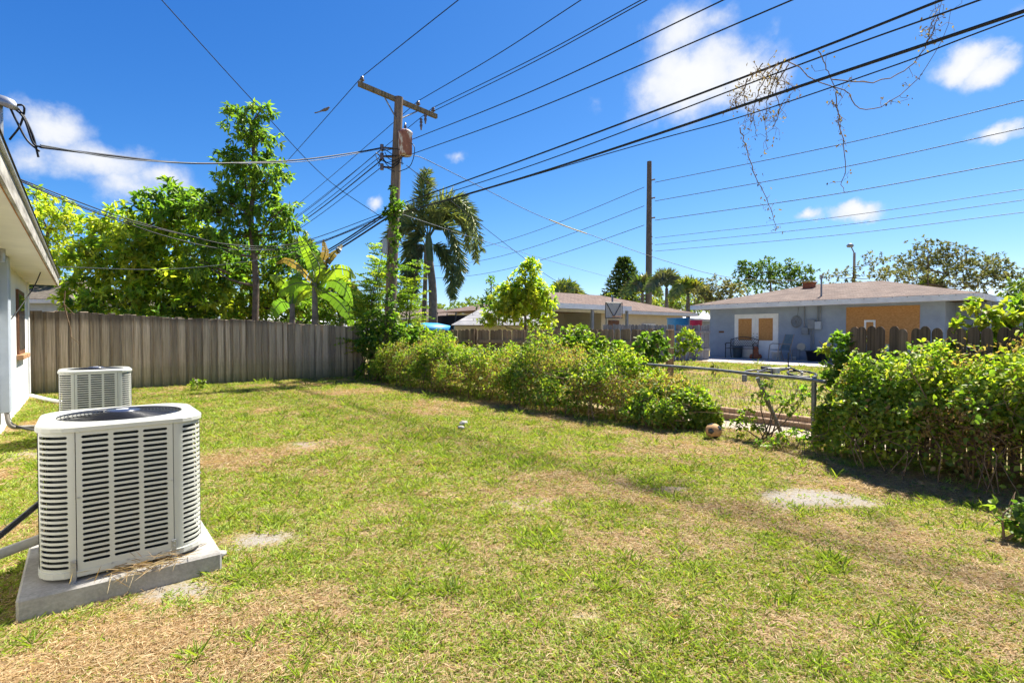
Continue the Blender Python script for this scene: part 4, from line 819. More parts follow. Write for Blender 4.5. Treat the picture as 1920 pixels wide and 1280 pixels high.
dead_vine('tangle of dead brown vine hanging from the thick cables across the cloud', [[(1430, 120), (1405, 150), (1385, 180), (1372, 200)], [(1460, 115), (1425, 165), (1412, 215), (1420, 255)], [(1470, 112), (1445, 170), (1436, 210), (1438, 280)], [(1480, 118), (1455, 165), (1462, 205), (1450, 240)], [(1445, 122), (1430, 145), (1460, 150), (1485, 160)], [(1400, 150), (1395, 190), (1410, 230)]], 6.9, 1.4, .085, 1)
dead_vine('long bare vine strand looping between the cables at the upper right', [[(1480, 115), (1530, 150), (1585, 170), (1602, 195), (1630, 207), (1670, 190), (1720, 150), (1760, 90), (1785, 20)], [(1560, 150), (1640, 153), (1700, 130), (1730, 95), (1755, 40), (1768, 0)], [(1535, 95), (1550, 130), (1565, 165), (1580, 185)], [(1740, 75), (1748, 45), (1762, 10)], [(1735, 80), (1750, 60), (1758, 30)]], 6.2, .55, .07, 2)
dead_vine('thin vine strand dangling low right of the brown tangle', [[(1566, 175), (1572, 220), (1580, 265), (1586, 310), (1578, 345), (1588, 362)], [(1560, 190), (1570, 205), (1575, 235)]], 6.5, .5, .04, 3)
dead_vine('faint wispy vine strand dangling low left below the brown tangle', [[(1388, 240), (1400, 280), (1415, 325), (1440, 380), (1456, 430)]], 6.9, .9, .035, 4)
# ------------------------------------------------------------------ vegetation
PAL = {
 'bright': [(.22, .30, .035), (.16, .25, .03), (.29, .33, .045), (.12, .21, .03)],
 'yellow': [(.32, .35, .04), (.23, .30, .035), (.38, .37, .055), (.16, .25, .03)],
 'mid': [(.12, .21, .035), (.15, .25, .04), (.09, .17, .03), (.20, .28, .045)],
 'dark': [(.08, .16, .03), (.06, .125, .025), (.10, .19, .035), (.13, .22, .04)],
 'olive': [(.15, .17, .06), (.11, .135, .045), (.20, .21, .085), (.25, .24, .11)],
 'lime': [(.42, .46, .05), (.32, .40, .045), (.50, .50, .07), (.22, .33, .04)],
 'palm': [(.17, .23, .08), (.23, .29, .10), (.32, .36, .15), (.13, .185, .065)],
 'husk': [(.13, .085, .05), (.10, .065, .04), (.18, .13, .085)],
 'brown': [(.33, .20, .09), (.25, .15, .065), (.41, .28, .14)]}
def pick(pal, n, var=.18):
    c = np.array(PAL[pal])[RNG.integers(len(PAL[pal]), size=n)] * 1.15; return c * (1 + RNG.normal(size=(n, 1)) * var).clip(.5, 1.7)
def clump(lv, c, R, nclus, per, L, wr, pal, droop=.3, open_=.5, up=.25):
    d = rand_dir(nclus); d[:, 2] = d[:, 2] * .9 + .12; rr = (open_ + (1 - open_) * RNG.random(nclus) ** .6)[:, None]
    ctr = np.asarray(c) + unit(d) * rr * np.asarray(R) * (1 + RNG.normal(size=(nclus, 1)) * .10)
    base = pick(pal, nclus); P = np.repeat(ctr, per, 0); n = len(P); dd = np.repeat(unit(d), per, 0)
    A = unit(dd * .45 + rand_dir(n) * .9 + [0, 0, -droop + up]); col = np.repeat(base, per, 0) * (1 + RNG.normal(size=(n, 1)) * .12).clip(.6, 1.5)
    Nn = unit(np.array([0, 0, 1.0]) + rand_dir(n) * .55); l = L * RNG.uniform(.65, 1.2, n)
    lv.add(P + rand_dir(n) * L * .25, A, Nn, l, l * wr, col, droop=.22)
def tree(name, label, cat, base, trunk, limbs_to, clumps, D, L, wr, pal, dens=1.0, per=7, r0=.14, droop=.3, open_=.25, group=None, mat='leaf', depth=1.0, bark='bark', branches=True):
    base = np.asarray(base, float); o = thing(name, label, cat, base, group=group); e = MB(); tp = [np.asarray(q) - base for q in trunk]
    e.tube(spline(tp, 10), list(np.linspace(r0, r0 * .45, 10)), 8); lv = Leaves(); ts = spline(tp, 10)
    for px, py, rx, ry, *rest in clumps:
        pl = rest[0] if rest else pal; dz = RNG.uniform(-.5, .5) * depth * rx * D / F_PX; c = at(px, py, D + dz) - base; k = (D + dz) / F_PX
        R = np.array([rx * k, max(rx, ry) * k * .9 * depth, ry * k]); nc = int(dens * 6.5 * (R[0] * R[2]) / (L * L)) + 4
        clump(lv, c, R, nc, per, L, wr, pl, droop, open_)
        if branches:
            j = min(range(len(ts)), key=lambda i: np.linalg.norm(ts[i] - c) + max(0, ts[i][2] - c[2]) * 2); a = ts[j]
            e.tube(spline([a, (a + c) / 2 + [0, 0, -.1 * np.linalg.norm(c - a)], c + (c - a) * .25], 7), list(np.linspace(r0 * .42, r0 * .08, 7)), 5)
            for _ in range(3): q = c + rand_dir(1)[0] * R * .8; e.tube([(a + c) / 2, c * .6 + (a + c) * .1 + q * .2, q], [r0 * .2, r0 * .12, r0 * .05], 4)
    e.build('trunk', MAT[bark], o); lv.build('crown', MAT[mat], o); return o
def gnd(px, D): p = at(px, 622, D); s_, t_ = st(p); return np.array([p[0], p[1], float(zt(s_, t_))])
tree('tall_tree', 'tall dark green tree with narrow leafy crown left of the pole', 'tree', gnd(475, 19), [gnd(475, 19), at(480, 520, 19), at(470, 420, 19), at(478, 320, 19), at(470, 230, 19)], 0,
     [(485, 212, 28, 23, 'mid'), (440, 215, 22, 20, 'mid'), (460, 245, 41, 26, 'mid'), (490, 262, 40, 29), (430, 298, 33, 21), (475, 310, 52, 33), (505, 330, 40, 33), (450, 345, 50, 30), (500, 380, 39, 25), (420, 375, 43, 30), (455, 400, 53, 30),
      (400, 395, 34, 25), (430, 440, 47, 30), (520, 400, 39, 28), (545, 425, 30, 33), (390, 450, 39, 33), (365, 390, 31, 25), (380, 490, 39, 31), (500, 450, 34, 25)], 19, .25, .36, 'mid', .85, 8, .13, .6)
tree('leafy_tree', 'broad yellow-green leafy tree spreading over the board fence at left', 'tree', gnd(250, 20), [gnd(250, 20), at(255, 520, 20), at(270, 430, 20)], 0,
     [(330, 372, 50, 34, 'mid'), (285, 390, 45, 30, 'mid'), (235, 420, 60, 36), (190, 440, 46, 34), (160, 485, 46, 40), (210, 500, 60, 50), (280, 460, 70, 50), (340, 440, 60, 50), (350, 400, 50, 32, 'mid'), (300, 530, 70, 50), (360, 530, 60, 50), (180, 550, 50, 36), (240, 560, 60, 34), (400, 560, 40, 36), (140, 560, 36, 30), (330, 575, 70, 28), (420, 500, 40, 40, 'mid'), (210, 590, 70, 20, 'mid'), (290, 595, 70, 18, 'mid'), (150, 590, 40, 20, 'mid'), (250, 480, 60, 50), (310, 500, 60, 50), (380, 595, 50, 18, 'mid')], 20, .29, .42, 'lime', .95, 8, .13, .35)
tree('yellowing_tree', 'yellowish thin-leaved tree behind the eave at far left', 'tree', gnd(85, 24), [gnd(85, 24), at(85, 520, 24), at(90, 430, 24)], 0,
     [(70, 375, 40, 26), (110, 395, 40, 26), (85, 420, 60, 34), (130, 420, 34, 22), (80, 470, 60, 40), (120, 480, 46, 40), (100, 530, 50, 36), (60, 520, 44, 40), (20, 400, 50, 40)], 24, .24, .42, 'lime', .6, 7, .12, .3)
tree('undergrowth_shrub', 'mixed green shrub filling in behind the tall tree trunk', 'shrub', gnd(470, 21.5), [gnd(470, 21.5), at(470, 560, 21.5), at(470, 520, 21.5)], 0,
     [(430, 530, 60, 44), (490, 520, 50, 50), (540, 520, 50, 50, 'mid'), (450, 580, 60, 36), (520, 575, 60, 36), (590, 570, 50, 36, 'mid'), (400, 590, 50, 30), (560, 480, 40, 40, 'dark'), (620, 570, 40, 30), (655, 565, 30, 30, 'mid'), (680, 590, 34, 22, 'mid'), (635, 540, 26, 22), (480, 600, 70, 16, 'mid'), (570, 600, 60, 18, 'mid'), (640, 595, 40, 24, 'mid'), (530, 550, 50, 36), (420, 470, 50, 40, 'dark'), (470, 480, 50, 40, 'mid')], 21.5, .27, .40, 'yellow', .7, 7, .08)
tree('small_tree', 'small bright green tree standing in front of the shed', 'tree', gnd(985, 18), [gnd(985, 18), at(985, 590, 18), at(985, 545, 18), at(985, 510, 18)], 0,
     [(990, 505, 24, 18), (1000, 495, 14, 12), (965, 545, 30, 22), (1000, 560, 40, 30), (960, 575, 40, 26), (980, 530, 34, 22), (1005, 540, 30, 24), (950, 556, 32, 20), (985, 560, 50, 24), (1020, 572, 26, 20), (945, 585, 34, 22), (985, 592, 50, 24), (920, 594, 22, 18), (1020, 600, 26, 16), (1010, 620, 30, 14), (940, 540, 16, 12)], 18, .17, .45, 'lime', .75, 8, .05, .4, .2)
tree('slim_shrub', 'slim upright green shrub left of the small bright tree', 'shrub', gnd(921, 24), [gnd(921, 24), at(921, 570, 24), at(921, 530, 24)], 0, [(921, 530, 7, 14, 'mid'), (921, 555, 14, 14, 'mid'), (915, 575, 22, 16)], 24, .2, .35, 'mid', 1, 6, .05)
# feathery compound-leaved saplings round the pole
def feathery(name, label, px, D, top, spread, nst, pal):
    b = gnd(px, D); o = thing(name, label, 'sapling', b, group='feathery saplings round the pole'); e = MB(); lv = Leaves()
    for k in range(nst):
        tip = at(px + RNG.uniform(-1, 1) * spread, top + RNG.uniform(0, 60), D + RNG.uniform(-.5, .5)) - b; root = np.array([RNG.uniform(-.3, .3), RNG.uniform(-.2, .2), 0]); P = spline([root, (root + tip) / 2 + RNG.normal(size=3) * [.15, .15, 0], tip], 16); e.tube(P, list(np.linspace(.035, .008, 16)), 5)
        for i, p in enumerate(P[3:]):
            for _ in range(3):
                w = RNG.uniform(0, 2 * math.pi); d = np.array([math.cos(w), math.sin(w), RNG.uniform(.15, 1.0)]); Lf = RNG.uniform(.45, .85) * (1.15 - .6 * i / 13)
                R = [p + d * Lf * f - [0, 0, .35 * Lf * f * f] for f in np.linspace(0, 1, 9)]; e.tube([R[0], R[4], R[8]], .004, 3, False); base = pick(pal, 1)[0]
                for q in R[1:]:
                    side = np.cross(d, [0, 0, 1.]); side /= np.linalg.norm(side)
                    for sg in (-1, 1):
                        k4 = np.linspace(.25, 1, 4)[:, None]; sub = q + side * sg * .16 * k4 * RNG.uniform(.7, 1.2) - [0, 0, .02]
                        lv.add(sub, np.tile(d * .6 + side * sg * .5, (4, 1)) + RNG.normal(size=(4, 3)) * .3, np.tile([0, 0, 1.], (4, 1)) + RNG.normal(size=(4, 3)) * .7, .075, .036, base * RNG.uniform(.8, 1.25))
    e.build('stems', MAT['bark'], o); lv.build('leaflets', MAT['leaf'], o)
feathery('feathery_sapling', 'tall feathery green sapling just left of the pole', 693, 16.8, 450, 30, 4, 'bright')
feathery('feathery_sapling', 'feathery sapling leaning right of the pole below the palm', 762, 16.6, 490, 24, 3, 'bright')
# banana clump
def banana_leaf(e, P, wid, side):
    n = len(P)
    for sg in (-1, 1):
        for i in range(n - 1):
            f0, f1 = i / (n - 1), (i + 1) / (n - 1); w0, w1 = wid * math.sin(math.pi * min(1, .12 + .88 * f0)) ** .6, wid * math.sin(math.pi * min(1, .12 + .88 * f1)) ** .6
            g = .16 if RNG.random() < .35 else .0; q = P[i] + (P[i + 1] - P[i]) * g; dr = np.array([0, 0, -RNG.uniform(.1, .5)])
            e.add([q, P[i + 1], P[i + 1] + (side * sg + dr) * w1, q + (side * sg + dr) * w0], [(0, 1, 2, 3)])
def banana(label, px, D, leaves, pal):
    b = gnd(px, D); o = thing('banana_plant', label, 'banana plant', b, group='banana plants'); top = at(*leaves[0][0][0], D) - b
    e = MB(); e.tube(spline([(0, 0, 0), top * [.5, .5, .5], top], 8), list(np.linspace(.15, .08, 8)), 10); e.build('stem', MAT['palmbark'], o)
    for pts, wpx, kind in leaves:
        P = spline([at(x, y, D + (RNG.uniform(-.5, .5) if i else 0)) - b for i, (x, y) in enumerate(pts)], 15); d = P[-1] - P[0]; side = np.cross(d, [0, 1.0, .35]); side /= np.linalg.norm(side)
        e = MB(); banana_leaf(e, P, wpx * 1.15 * D / F_PX, side); ms = e.me('leaf'); a = ms.attributes.new('tint', 'FLOAT_COLOR', 'FACE'); n = len(ms.polygons); c = pick(kind, 1, .1)[0] * (1 + RNG.normal(size=(n, 1)) * .08)
        a.data.foreach_set('color', np.concatenate([c, np.ones((n, 1))], 1).astype(np.float32).ravel()); lf = link('leaf', ms, MAT['leaf'], o)
        e = MB(); e.tube(P, list(np.linspace(.025, .006, 15)), 5); e.build('midrib', MAT['shaft'], lf)
banana('banana plant with broad green and browned leaves behind the fence', 592, 17.6, [([(590, 530), (585, 495), (572, 465), (560, 440)], 9, 'bright'), ([(592, 528), (605, 490), (610, 470), (606, 448)], 7, 'husk'), ([(592, 530), (625, 505), (655, 508), (668, 520)], 11, 'yellow'), ([(590, 532), (560, 500), (535, 487), (515, 495)], 6, 'brown'), ([(592, 535), (625, 525), (650, 545), (662, 575)], 12, 'mid'), ([(592, 538), (630, 560), (655, 590), (662, 612)], 11, 'bright'), ([(590, 535), (560, 530), (535, 540), (520, 555)], 10, 'bright'), ([(592, 532), (600, 505), (590, 480), (580, 470)], 10, 'yellow'), ([(592, 530), (622, 480), (634, 468), (642, 458)], 5, 'husk')], 'bright')
banana('shorter banana plant with dark low leaves left of the bigger one', 548, 17.9, [([(548, 570), (540, 540), (522, 520), (505, 515)], 10, 'mid'), ([(548, 570), (570, 545), (590, 540), (605, 550)], 10, 'bright'), ([(548, 572), (530, 565), (515, 580), (508, 598)], 11, 'dark'), ([(548, 568), (552, 535), (558, 515), (556, 500)], 9, 'bright')], 'mid')
# palms
def plume(lv, e, P, Ll, n, around, pal, tipdrop=.3, wl=.05):
    P = spline(P, 30); T = [P[min(i + 1, 29)] - P[max(i - 1, 0)] for i in range(30)]; e.tube(P, list(np.linspace(.035, .008, 30)), 5)
    f = np.sort(RNG.uniform(.12, 1, n)) * 29; i0 = np.minimum(f.astype(int), 28); q = (f - i0)[:, None]; Pa = np.array(P); pos = Pa[i0] * (1 - q) + Pa[i0 + 1] * q; tg = unit(np.array(T)[i0])
    ref = unit(np.cross(tg, np.tile([.3, 1., .1], (n, 1)))); bi = np.cross(tg, ref)
    w = RNG.uniform(0, 2 * math.pi, n) if around else RNG.choice([0, math.pi], n) + RNG.normal(size=n) * .25
    out = ref * np.cos(w)[:, None] + bi * np.sin(w)[:, None]; A = unit(out * .8 + tg * .65 + [0, 0, -tipdrop]); l = Ll * np.sin(np.clip(f / 29, .1, .97) * math.pi) ** .4 * RNG.uniform(.75, 1.1, n)
    lv.add(pos, A, np.cross(A, tg) + rand_dir(n) * .2, l, wl, pick(pal, n), droop=.18, shape=(.3, .5, .7, .4))
def palm(name, label, px, D, trunk_pts, shaft, fronds, Ll, nl, around, pal, r0=.2, group=None, wl=.05):
    b = gnd(px, D); o = thing(name, label, 'palm', b, group=group); e = MB(); P = spline([at(x, y, D) - b for x, y in trunk_pts], 12); P[0] = P[0] * [1, 1, 0]; e.tube(P, list(np.linspace(r0, r0 * .75, 12)), 12); e.build('trunk', MAT['palmbark'], o)
    if shaft: e = MB(); e.tube([at(x, y, D) - b for x, y in shaft], [r0 * .85, r0 * .8, r0 * .45][:len(shaft)], 10); e.build('crownshaft', MAT['shaft'], o)
    for pts, dd, pl in fronds:
        lv = Leaves(); e = MB(); plume(lv, e, [at(x, y, D + dd * i / (len(pts) - 1)) - b for i, (x, y) in enumerate(pts)], Ll, nl, around, pl or pal, wl=wl)
        fr = lv.build('frond', MAT['frond'], o); e.build('rachis', MAT['shaft'], fr)
palm('foxtail_palm', 'foxtail palm with bushy arching plumes right of the pole', 808, 24, [(812, 600), (811, 540), (806, 490)], [(806, 490), (804, 455), (803, 438)],
     [([(803, 445), (799, 400), (795, 360), (801, 318)], 0, None), ([(804, 442), (815, 395), (845, 372), (880, 395), (905, 470)], -1.5, None), ([(804, 445), (830, 400), (862, 388), (885, 430), (893, 490)], 1.5, None), ([(804, 446), (825, 420), (850, 440), (862, 490), (858, 535)], -1.2, None), ([(803, 445), (785, 405), (765, 400), (748, 425), (738, 460)], .8, None),
      ([(803, 450), (788, 440), (772, 455), (765, 490), (760, 525)], -1, None), ([(803, 446), (815, 410), (838, 400), (870, 415), (878, 470)], .3, None), ([(804, 455), (828, 468), (845, 505), (850, 560)], -1.3, None), ([(803, 455), (784, 470), (774, 510), (776, 556)], -1.1, 'olive'), ([(803, 447), (780, 425), (755, 425), (735, 440), (722, 470)], -1.2, None)], 0.72, 430, True, 'palm', .21, wl=.05)
palm('foxtail_palm', 'thin palm trunk standing just behind the foxtail palm', 793, 26, [(795, 600), (797, 540), (799, 460)], None, [([(799, 462), (785, 440), (770, 450), (762, 480)], 0, None)], .5, 200, True, 'palm', .13)
for i, (px, D, top, lab) in enumerate(((1205, 42, 540, 'fluffy palm left of the far concrete pole'), (1250, 40, 530, 'slender fluffy palm right of the far concrete pole'), (1290, 38, 545, 'yellowish palm by the roof corner of the blue house'), (1060, 44, 548, 'distant palm showing right of the small bright tree'), (1745, 46, 540, 'low palm behind the right end of the blue house'), (560, 27, 478, 'palm with dry hanging fronds behind the banana plants'), (640, 30, 540, 'low palm between banana plants and pole'))):
    fr = []
    for k in range(11):
        w = math.pi * (k / 10) ; L_ = (38 if D > 35 else 52) * RNG.uniform(.8, 1.15) * (.7 if i in (4, 6) else 1); x1, y1 = px + math.cos(w) * L_ * .55, top - abs(math.sin(w)) * L_ * .4
        fr.append(([(px, top + 10), (px + math.cos(w) * L_ * .3, top - abs(math.sin(w)) * L_ * .35 - 2), (x1, y1), (px + math.cos(w) * L_, top + 22 * abs(math.cos(w)) - 8)], RNG.uniform(-1.5, 1.5), 'yellow' if i == 2 and k % 2 else ('olive' if i == 5 and k % 2 else 'bright' if i in (4, 3) else 'olive' if k % 3 == 0 else None)))
    palm('background_palm', lab, px, D, [(px, 610), (px, 575), (px, top + 10)], None, fr, .75 if D > 35 else .5, 110, False, 'mid' if i != 3 else 'olive', .16, 'palms in the background', wl=.09)
# norfolk pine
b = gnd(1172, 48); o = thing('norfolk_pine', 'dark conical pine rising behind the cream house', 'tree', b); lv = Leaves(); e = MB(); tp = at(1170, 487, 48) - b; e.tube([(0, 0, 0), tp], [.25, .04], 8)
for k in range(13):
    z = tp[2] * (.42 + .57 * k / 12); R = 2.3 * (1 - k / 13) + .25
    for j in range(9):
        w = 2 * math.pi * j / 9 + k * .4; d = np.array([math.cos(w), math.sin(w), .22]); c0 = np.array([tp[0] * z / tp[2], tp[1] * z / tp[2], z]); e.tube([c0, c0 + d * R], .03, 4); n = 30
        f = RNG.uniform(.15, 1, n)[:, None]; lv.add(c0 + d * R * f, d * .6 + rand_dir(n) * .6 + [0, 0, .25], rand_dir(n), .38, .11, pick('dark', n) * .7)
e.build('trunk', MAT['bark'], o); lv.build('crown', MAT['farleaf'], o)
# trees behind the houses and along the horizon
BG = [ # label, px, D, clumps, palette
 ('rounded dark green tree left behind the blue house', 1445, 40, [(1395, 515, 22, 26), (1390, 500, 10, 14), (1430, 510, 36, 26), (1470, 508, 36, 22), (1500, 520, 34, 24), (1440, 540, 60, 26), (1520, 540, 26, 18)], 'dark', .26),
 ('pale yellow-green bushy tree left of the blue house roof', 1350, 36, [(1345, 540, 36, 22), (1320, 555, 30, 20), (1372, 548, 26, 22), (1345, 570, 50, 16)], 'olive', .2),
 ('sparse twiggy tree with yellowed leaves around the street lamp', 1600, 50, [(1560, 515, 26, 12), (1600, 510, 22, 18), (1640, 490, 24, 20), (1650, 515, 26, 16), (1580, 530, 30, 10)], 'olive', .2),
 ('large open-crowned oak behind the right half of the blue house', 1740, 44, [(1740, 470, 36, 24), (1790, 478, 40, 24), (1700, 495, 40, 22), (1750, 505, 60, 26), (1820, 500, 46, 26), (1860, 500, 36, 24), (1690, 520, 50, 22), (1780, 530, 60, 24), (1850, 530, 50, 24), (1890, 515, 30, 20)], 'olive', .24),
 ('dark tree at the right edge behind the bright vines', 1915, 30, [(1910, 545, 30, 26), (1930, 560, 30, 40), (1890, 570, 26, 20)], 'mid', .24),
 ('low distant tree right of the palm trunk', 860, 70, [(850, 578, 40, 12), (890, 572, 36, 14), (830, 585, 30, 10)], 'mid', .3),
 ('dense distant tree left of the small bright tree', 910, 60, [(905, 575, 36, 16), (940, 582, 36, 14)], 'mid', .28),
 ('distant tree right of the small bright tree', 1070, 60, [(1060, 570, 26, 14), (1085, 560, 14, 10)], 'mid', .28),
 ('distant tree between pole and palm', 770, 50, [(760, 575, 40, 20), (795, 580, 30, 16), (735, 560, 26, 20)], 'mid', .28),
 ('distant green tree beyond the banana plants', 640, 50, [(640, 570, 40, 26), (600, 575, 40, 20), (680, 580, 40, 20)], 'bright', .28),
 ('bushy green tree left of the far concrete pole', 1180, 46, [(1160, 565, 26, 14), (1190, 560, 26, 16), (1145, 560, 14, 12)], 'bright', .26),
 ('low green tree between the far palms', 1260, 46, [(1240, 568, 26, 16), (1275, 565, 26, 18), (1300, 575, 20, 14), (1220, 572, 20, 14)], 'bright', .26),
 ('far low tree under the foxtail palm', 800, 85, [(800, 597, 50, 12), (850, 598, 50, 12), (760, 597, 40, 14)], 'mid', .34),
 ('far low tree behind the shed', 930, 85, [(930, 596, 50, 12), (980, 596, 50, 12), (890, 597, 40, 12)], 'mid', .34),
 ('far low tree behind the cream house', 1120, 85, [(1120, 575, 50, 16), (1180, 580, 50, 16), (1060, 585, 40, 16)], 'mid', .34),
 ('far low tree behind the blue house left end', 1290, 80, [(1290, 570, 50, 20), (1340, 575, 50, 20), (1250, 580, 40, 20)], 'mid', .34),
 ('far low tree left of the pole', 690, 80, [(690, 590, 50, 20), (640, 585, 50, 24), (600, 580, 50, 26)], 'mid', .34),
 ('far low tree behind the left trees', 450, 70, [(450, 560, 90, 40), (350, 560, 90, 40), (540, 570, 60, 36)], 'mid', .34),
 ('broad tree on the horizon left of the house', -60, 45, [(-60, 520, 90, 50), (20, 540, 60, 40)], 'mid', .3),
 ('broad tree on the horizon past the right edge', 2050, 40, [(2050, 530, 90, 50), (1990, 560, 60, 40)], 'mid', .3)]
for lab, px, D, cl, pal, L in BG:
    tree('background_tree', lab, 'tree', gnd(px, D), [gnd(px, D), at(px, 590, D), at(px, min(c[1] for c in cl) + 10, D)], 0, cl, D, L * (1 if D < 45 else 1.3), .55, pal, .6 if 'sparse' not in lab and 'open' not in lab else (.26 if 'sparse' in lab else .5), 6, .12, .25, .3, 'trees behind the houses', 'farleaf')
# ------------------------------------------------------------------ vine hedges
def vine(name, label, sc_, t0, t1, hfun, afun, n, L, seed, pals, toe=0.0, twigs=60, group='vine hedges', low=.3, under=.85, lowkeep=.4, tw=1.0):
    o = thing(name, label, 'hedge', W(sc_, (t0 + t1) / 2), TH, group); tm_ = (t0 + t1) / 2; lv = Leaves()
    t = RNG.uniform(t0, t1, n); ph = RNG.beta(1.15, 1.35, n) * math.pi; hh = hfun(t); aa = afun(t)
    bul = 1 + .75 * (fbm(t * 1.3, ph * 1.6, seed) - .5) + .6 * (fbm(t * 4.2, ph * 4, seed + 9) - .5); rr = bul * (1 - .42 * RNG.random(n) ** 2.4)
    endf = np.clip(np.minimum(t - t0, t1 - t) / .35, .35, 1)
    x = -aa * np.cos(ph) * rr * endf; z = hh * (np.sin(ph) ** .55) * rr * (.92 + .08 * endf) * (.25 + .75 * RNG.random(n) ** .25)
    x = np.where(x < 0, x * np.where(z < low, under + (1 - under) * (z / low) ** 1.5, 1), x); z = np.maximum(z, .02); nrm = np.stack([-np.cos(ph), RNG.normal(size=n) * .2, np.sin(ph) * .9 + .1], 1)
    pn = fbm(t * 1.1, z * 1.6 + ph * .4, seed + 3); pick_ = RNG.random(n) * .5 + pn
    col = np.where((pick_ > .86)[:, None], pick(pals[1], n), pick(pals[0], n)); dead = (fbm(t * 1.7 + 5, z * 2.2, seed + 6) > .585) & (RNG.random(n) < .75); col = np.where(dead[:, None], pick('brown', n), col)
    col = np.where((RNG.random(n) < .04)[:, None], pick('brown', n), col); thin = (z > low) | (RNG.random(n) < lowkeep * (.5 + fbm(t * 3, z * 3, seed + 1)))
    A = unit(nrm * .5 + rand_dir(n) * .8 + [0, 0, -.35]); l = L * RNG.uniform(.55, 1.25, n) * np.where(dead, .75, 1)
    P = np.stack([x, t - tm_, z], 1); Nr = unit(nrm + rand_dir(n) * .7 + [0, 0, .4]); lv.add(P[thin], A[thin], Nr[thin], l[thin], (l * np.where(dead, .45, .72))[thin], col[thin], fold=.14, droop=.18)
    e = MB()
    m_ = n // 420                                                                           # runners that stand clear of the mass
    for _ in range(m_):
        q = int(RNG.integers(n)); p = P[q]; d = unit(nrm[q:q + 1] * .7 + RNG.normal(size=(1, 3)) * .5 + [0, 0, .5])[0]; ln = RNG.uniform(.12, .34); R = [p + d * ln * f - [0, 0, .35 * ln * f * f] for f in np.linspace(0, 1, 6)]; e.tube(R, .003, 3, False)
        R = np.array(R)[1:]; R = np.repeat(R, 2, 0); lv.add(R, rand_dir(len(R)) * .9 + d * .4, rand_dir(len(R)) * .5 + [0, 0, 1], L * .8, L * .55, pick(pals[1], len(R)))
    for _ in range(twigs):
        tt_ = RNG.uniform(t0, t1); a_ = float(afun(np.array([tt_]))[0]); h_ = float(hfun(np.array([tt_]))[0]); x0 = -a_ * RNG.uniform(.7, 1.02); pts = [(x0, tt_ - tm_, .0)]
        for k in range(1, 6): pts.append((x0 + RNG.normal() * .05 + .12 * a_ * k / 5, tt_ - tm_ + RNG.normal() * .07 * k, h_ * (.12 + .75 * k / 5) * RNG.uniform(.8, 1)))
        e.tube(spline(pts, 14), list(np.linspace(.009, .003, 14) * tw), 4, False)
    e.build('stems', MAT['twig'], o); lv.build('foliage', MAT['leaf'], o); return o
def hA(t): return np.interp(t, [3.8, 4.2, 4.8, 5.5, 7, 9, 11, 13, 14.8], [.34, .55, .8, 1.08, 1.2, 1.2, 1.26, 1.28, 1.15]) * (.66 + .6 * fbm(np.asarray(t) * 1.2, 0 * np.asarray(t), 3))
def aA(t): return np.interp(t, [3.8, 4.5, 6, 14, 14.8], [.3, .6, .78, .72, .5])
vine('vine_hedge', 'long low vine hedge with brown patches along the right of the lawn', 6.95, 3.85, 14.8, hA, aA, 100000, .056, 21, ('bright', 'yellow'), lowkeep=1.0)
def hB(t): return np.interp(t, [-2.6, .5, 1.0, 1.5, 1.9, 2.2, 2.55], [1.6, 1.55, 1.36, 1.16, 1.08, .85, .4]) * (.74 + .56 * fbm(np.asarray(t) * 2.2, 0 * np.asarray(t), 13))
def aB(t): return np.interp(t, [-2.6, 2.0, 2.5], [.72, .62, .35])
vine('vine_hedge', 'dense vine thicket smothering the dark picket fence at the right edge', 6.72, -2.6, 2.5, hB, aB, 80000, .05, 57, ('bright', 'lime'), twigs=55, low=.62, under=.5, lowkeep=.34, tw=.6)
def bush(name, label, clumps, D, L, pal, dens, cat='vine', group='climbing vines', depth=.8, wr=.7, per=6, alt=None):
    c0 = clumps[0]; b = gnd(c0[0], D); o = thing(name, label, cat, b, group=group); lv = Leaves(); e = MB()
    for px, py, rx, ry, *rest in clumps:
        dz = RNG.uniform(-.3, .3) * depth * rx * D / F_PX; c = at(px, py, D + dz) - b; k = D / F_PX; R = np.array([rx * k, rx * k * depth, ry * k]); nc = int(dens * 4.2 * (R[0] * R[2]) ** .9 / (L * L)) + 3
        clump(lv, c, R, nc, per, L, wr, rest[0] if rest else pal, .3, .35); e.tube(spline([(RNG.uniform(-.1, .1), 0, 0), c * .6 + RNG.normal(size=3) * .05, c + [0, 0, R[2] * .5]], 8), list(np.linspace(.012, .004, 8)), 4, False)
        for _ in range(4): q = c + rand_dir(1)[0] * R; e.tube([c, (c + q) / 2 + RNG.normal(size=3) * .05, q], .004, 3, False)
    e.build('stems', MAT['twig'], o); lv.build('foliage', MAT['leaf'], o); return o
bush('climbing_vine', 'vine climbing the utility pole and the fence corner', [(715, 640, 30, 40), (700, 600, 24, 22), (745, 660, 30, 36), (720, 690, 34, 26), (760, 625, 26, 18), (690, 650, 18, 40, 'dark'), (735, 605, 16, 26, 'bright'), (733, 560, 10, 26), (737, 500, 9, 26), (741, 445, 9, 30), (738, 405, 14, 16), (745, 390, 16, 12), (728, 400, 14, 14), (736, 360, 6, 14), (780, 640, 24, 18, 'bright'), (690, 700, 20, 16)], 15.2, .12, 'mid', .8)
bush('climbing_vine', 'vine mound over the middle of the picket fence', [(1085, 628, 36, 20), (1070, 650, 40, 24), (1100, 655, 36, 26), (1050, 660, 34, 18), (1120, 640, 16, 16)], 12.8, .1, 'bright', .9)
bush('climbing_vine', 'leafy vine heap on the picket fence below the basketball hoop', [(1140, 648, 26, 16), (1165, 660, 26, 18), (1035, 640, 24, 14), (1010, 655, 30, 16)], 12.6, .1, 'bright', .7)
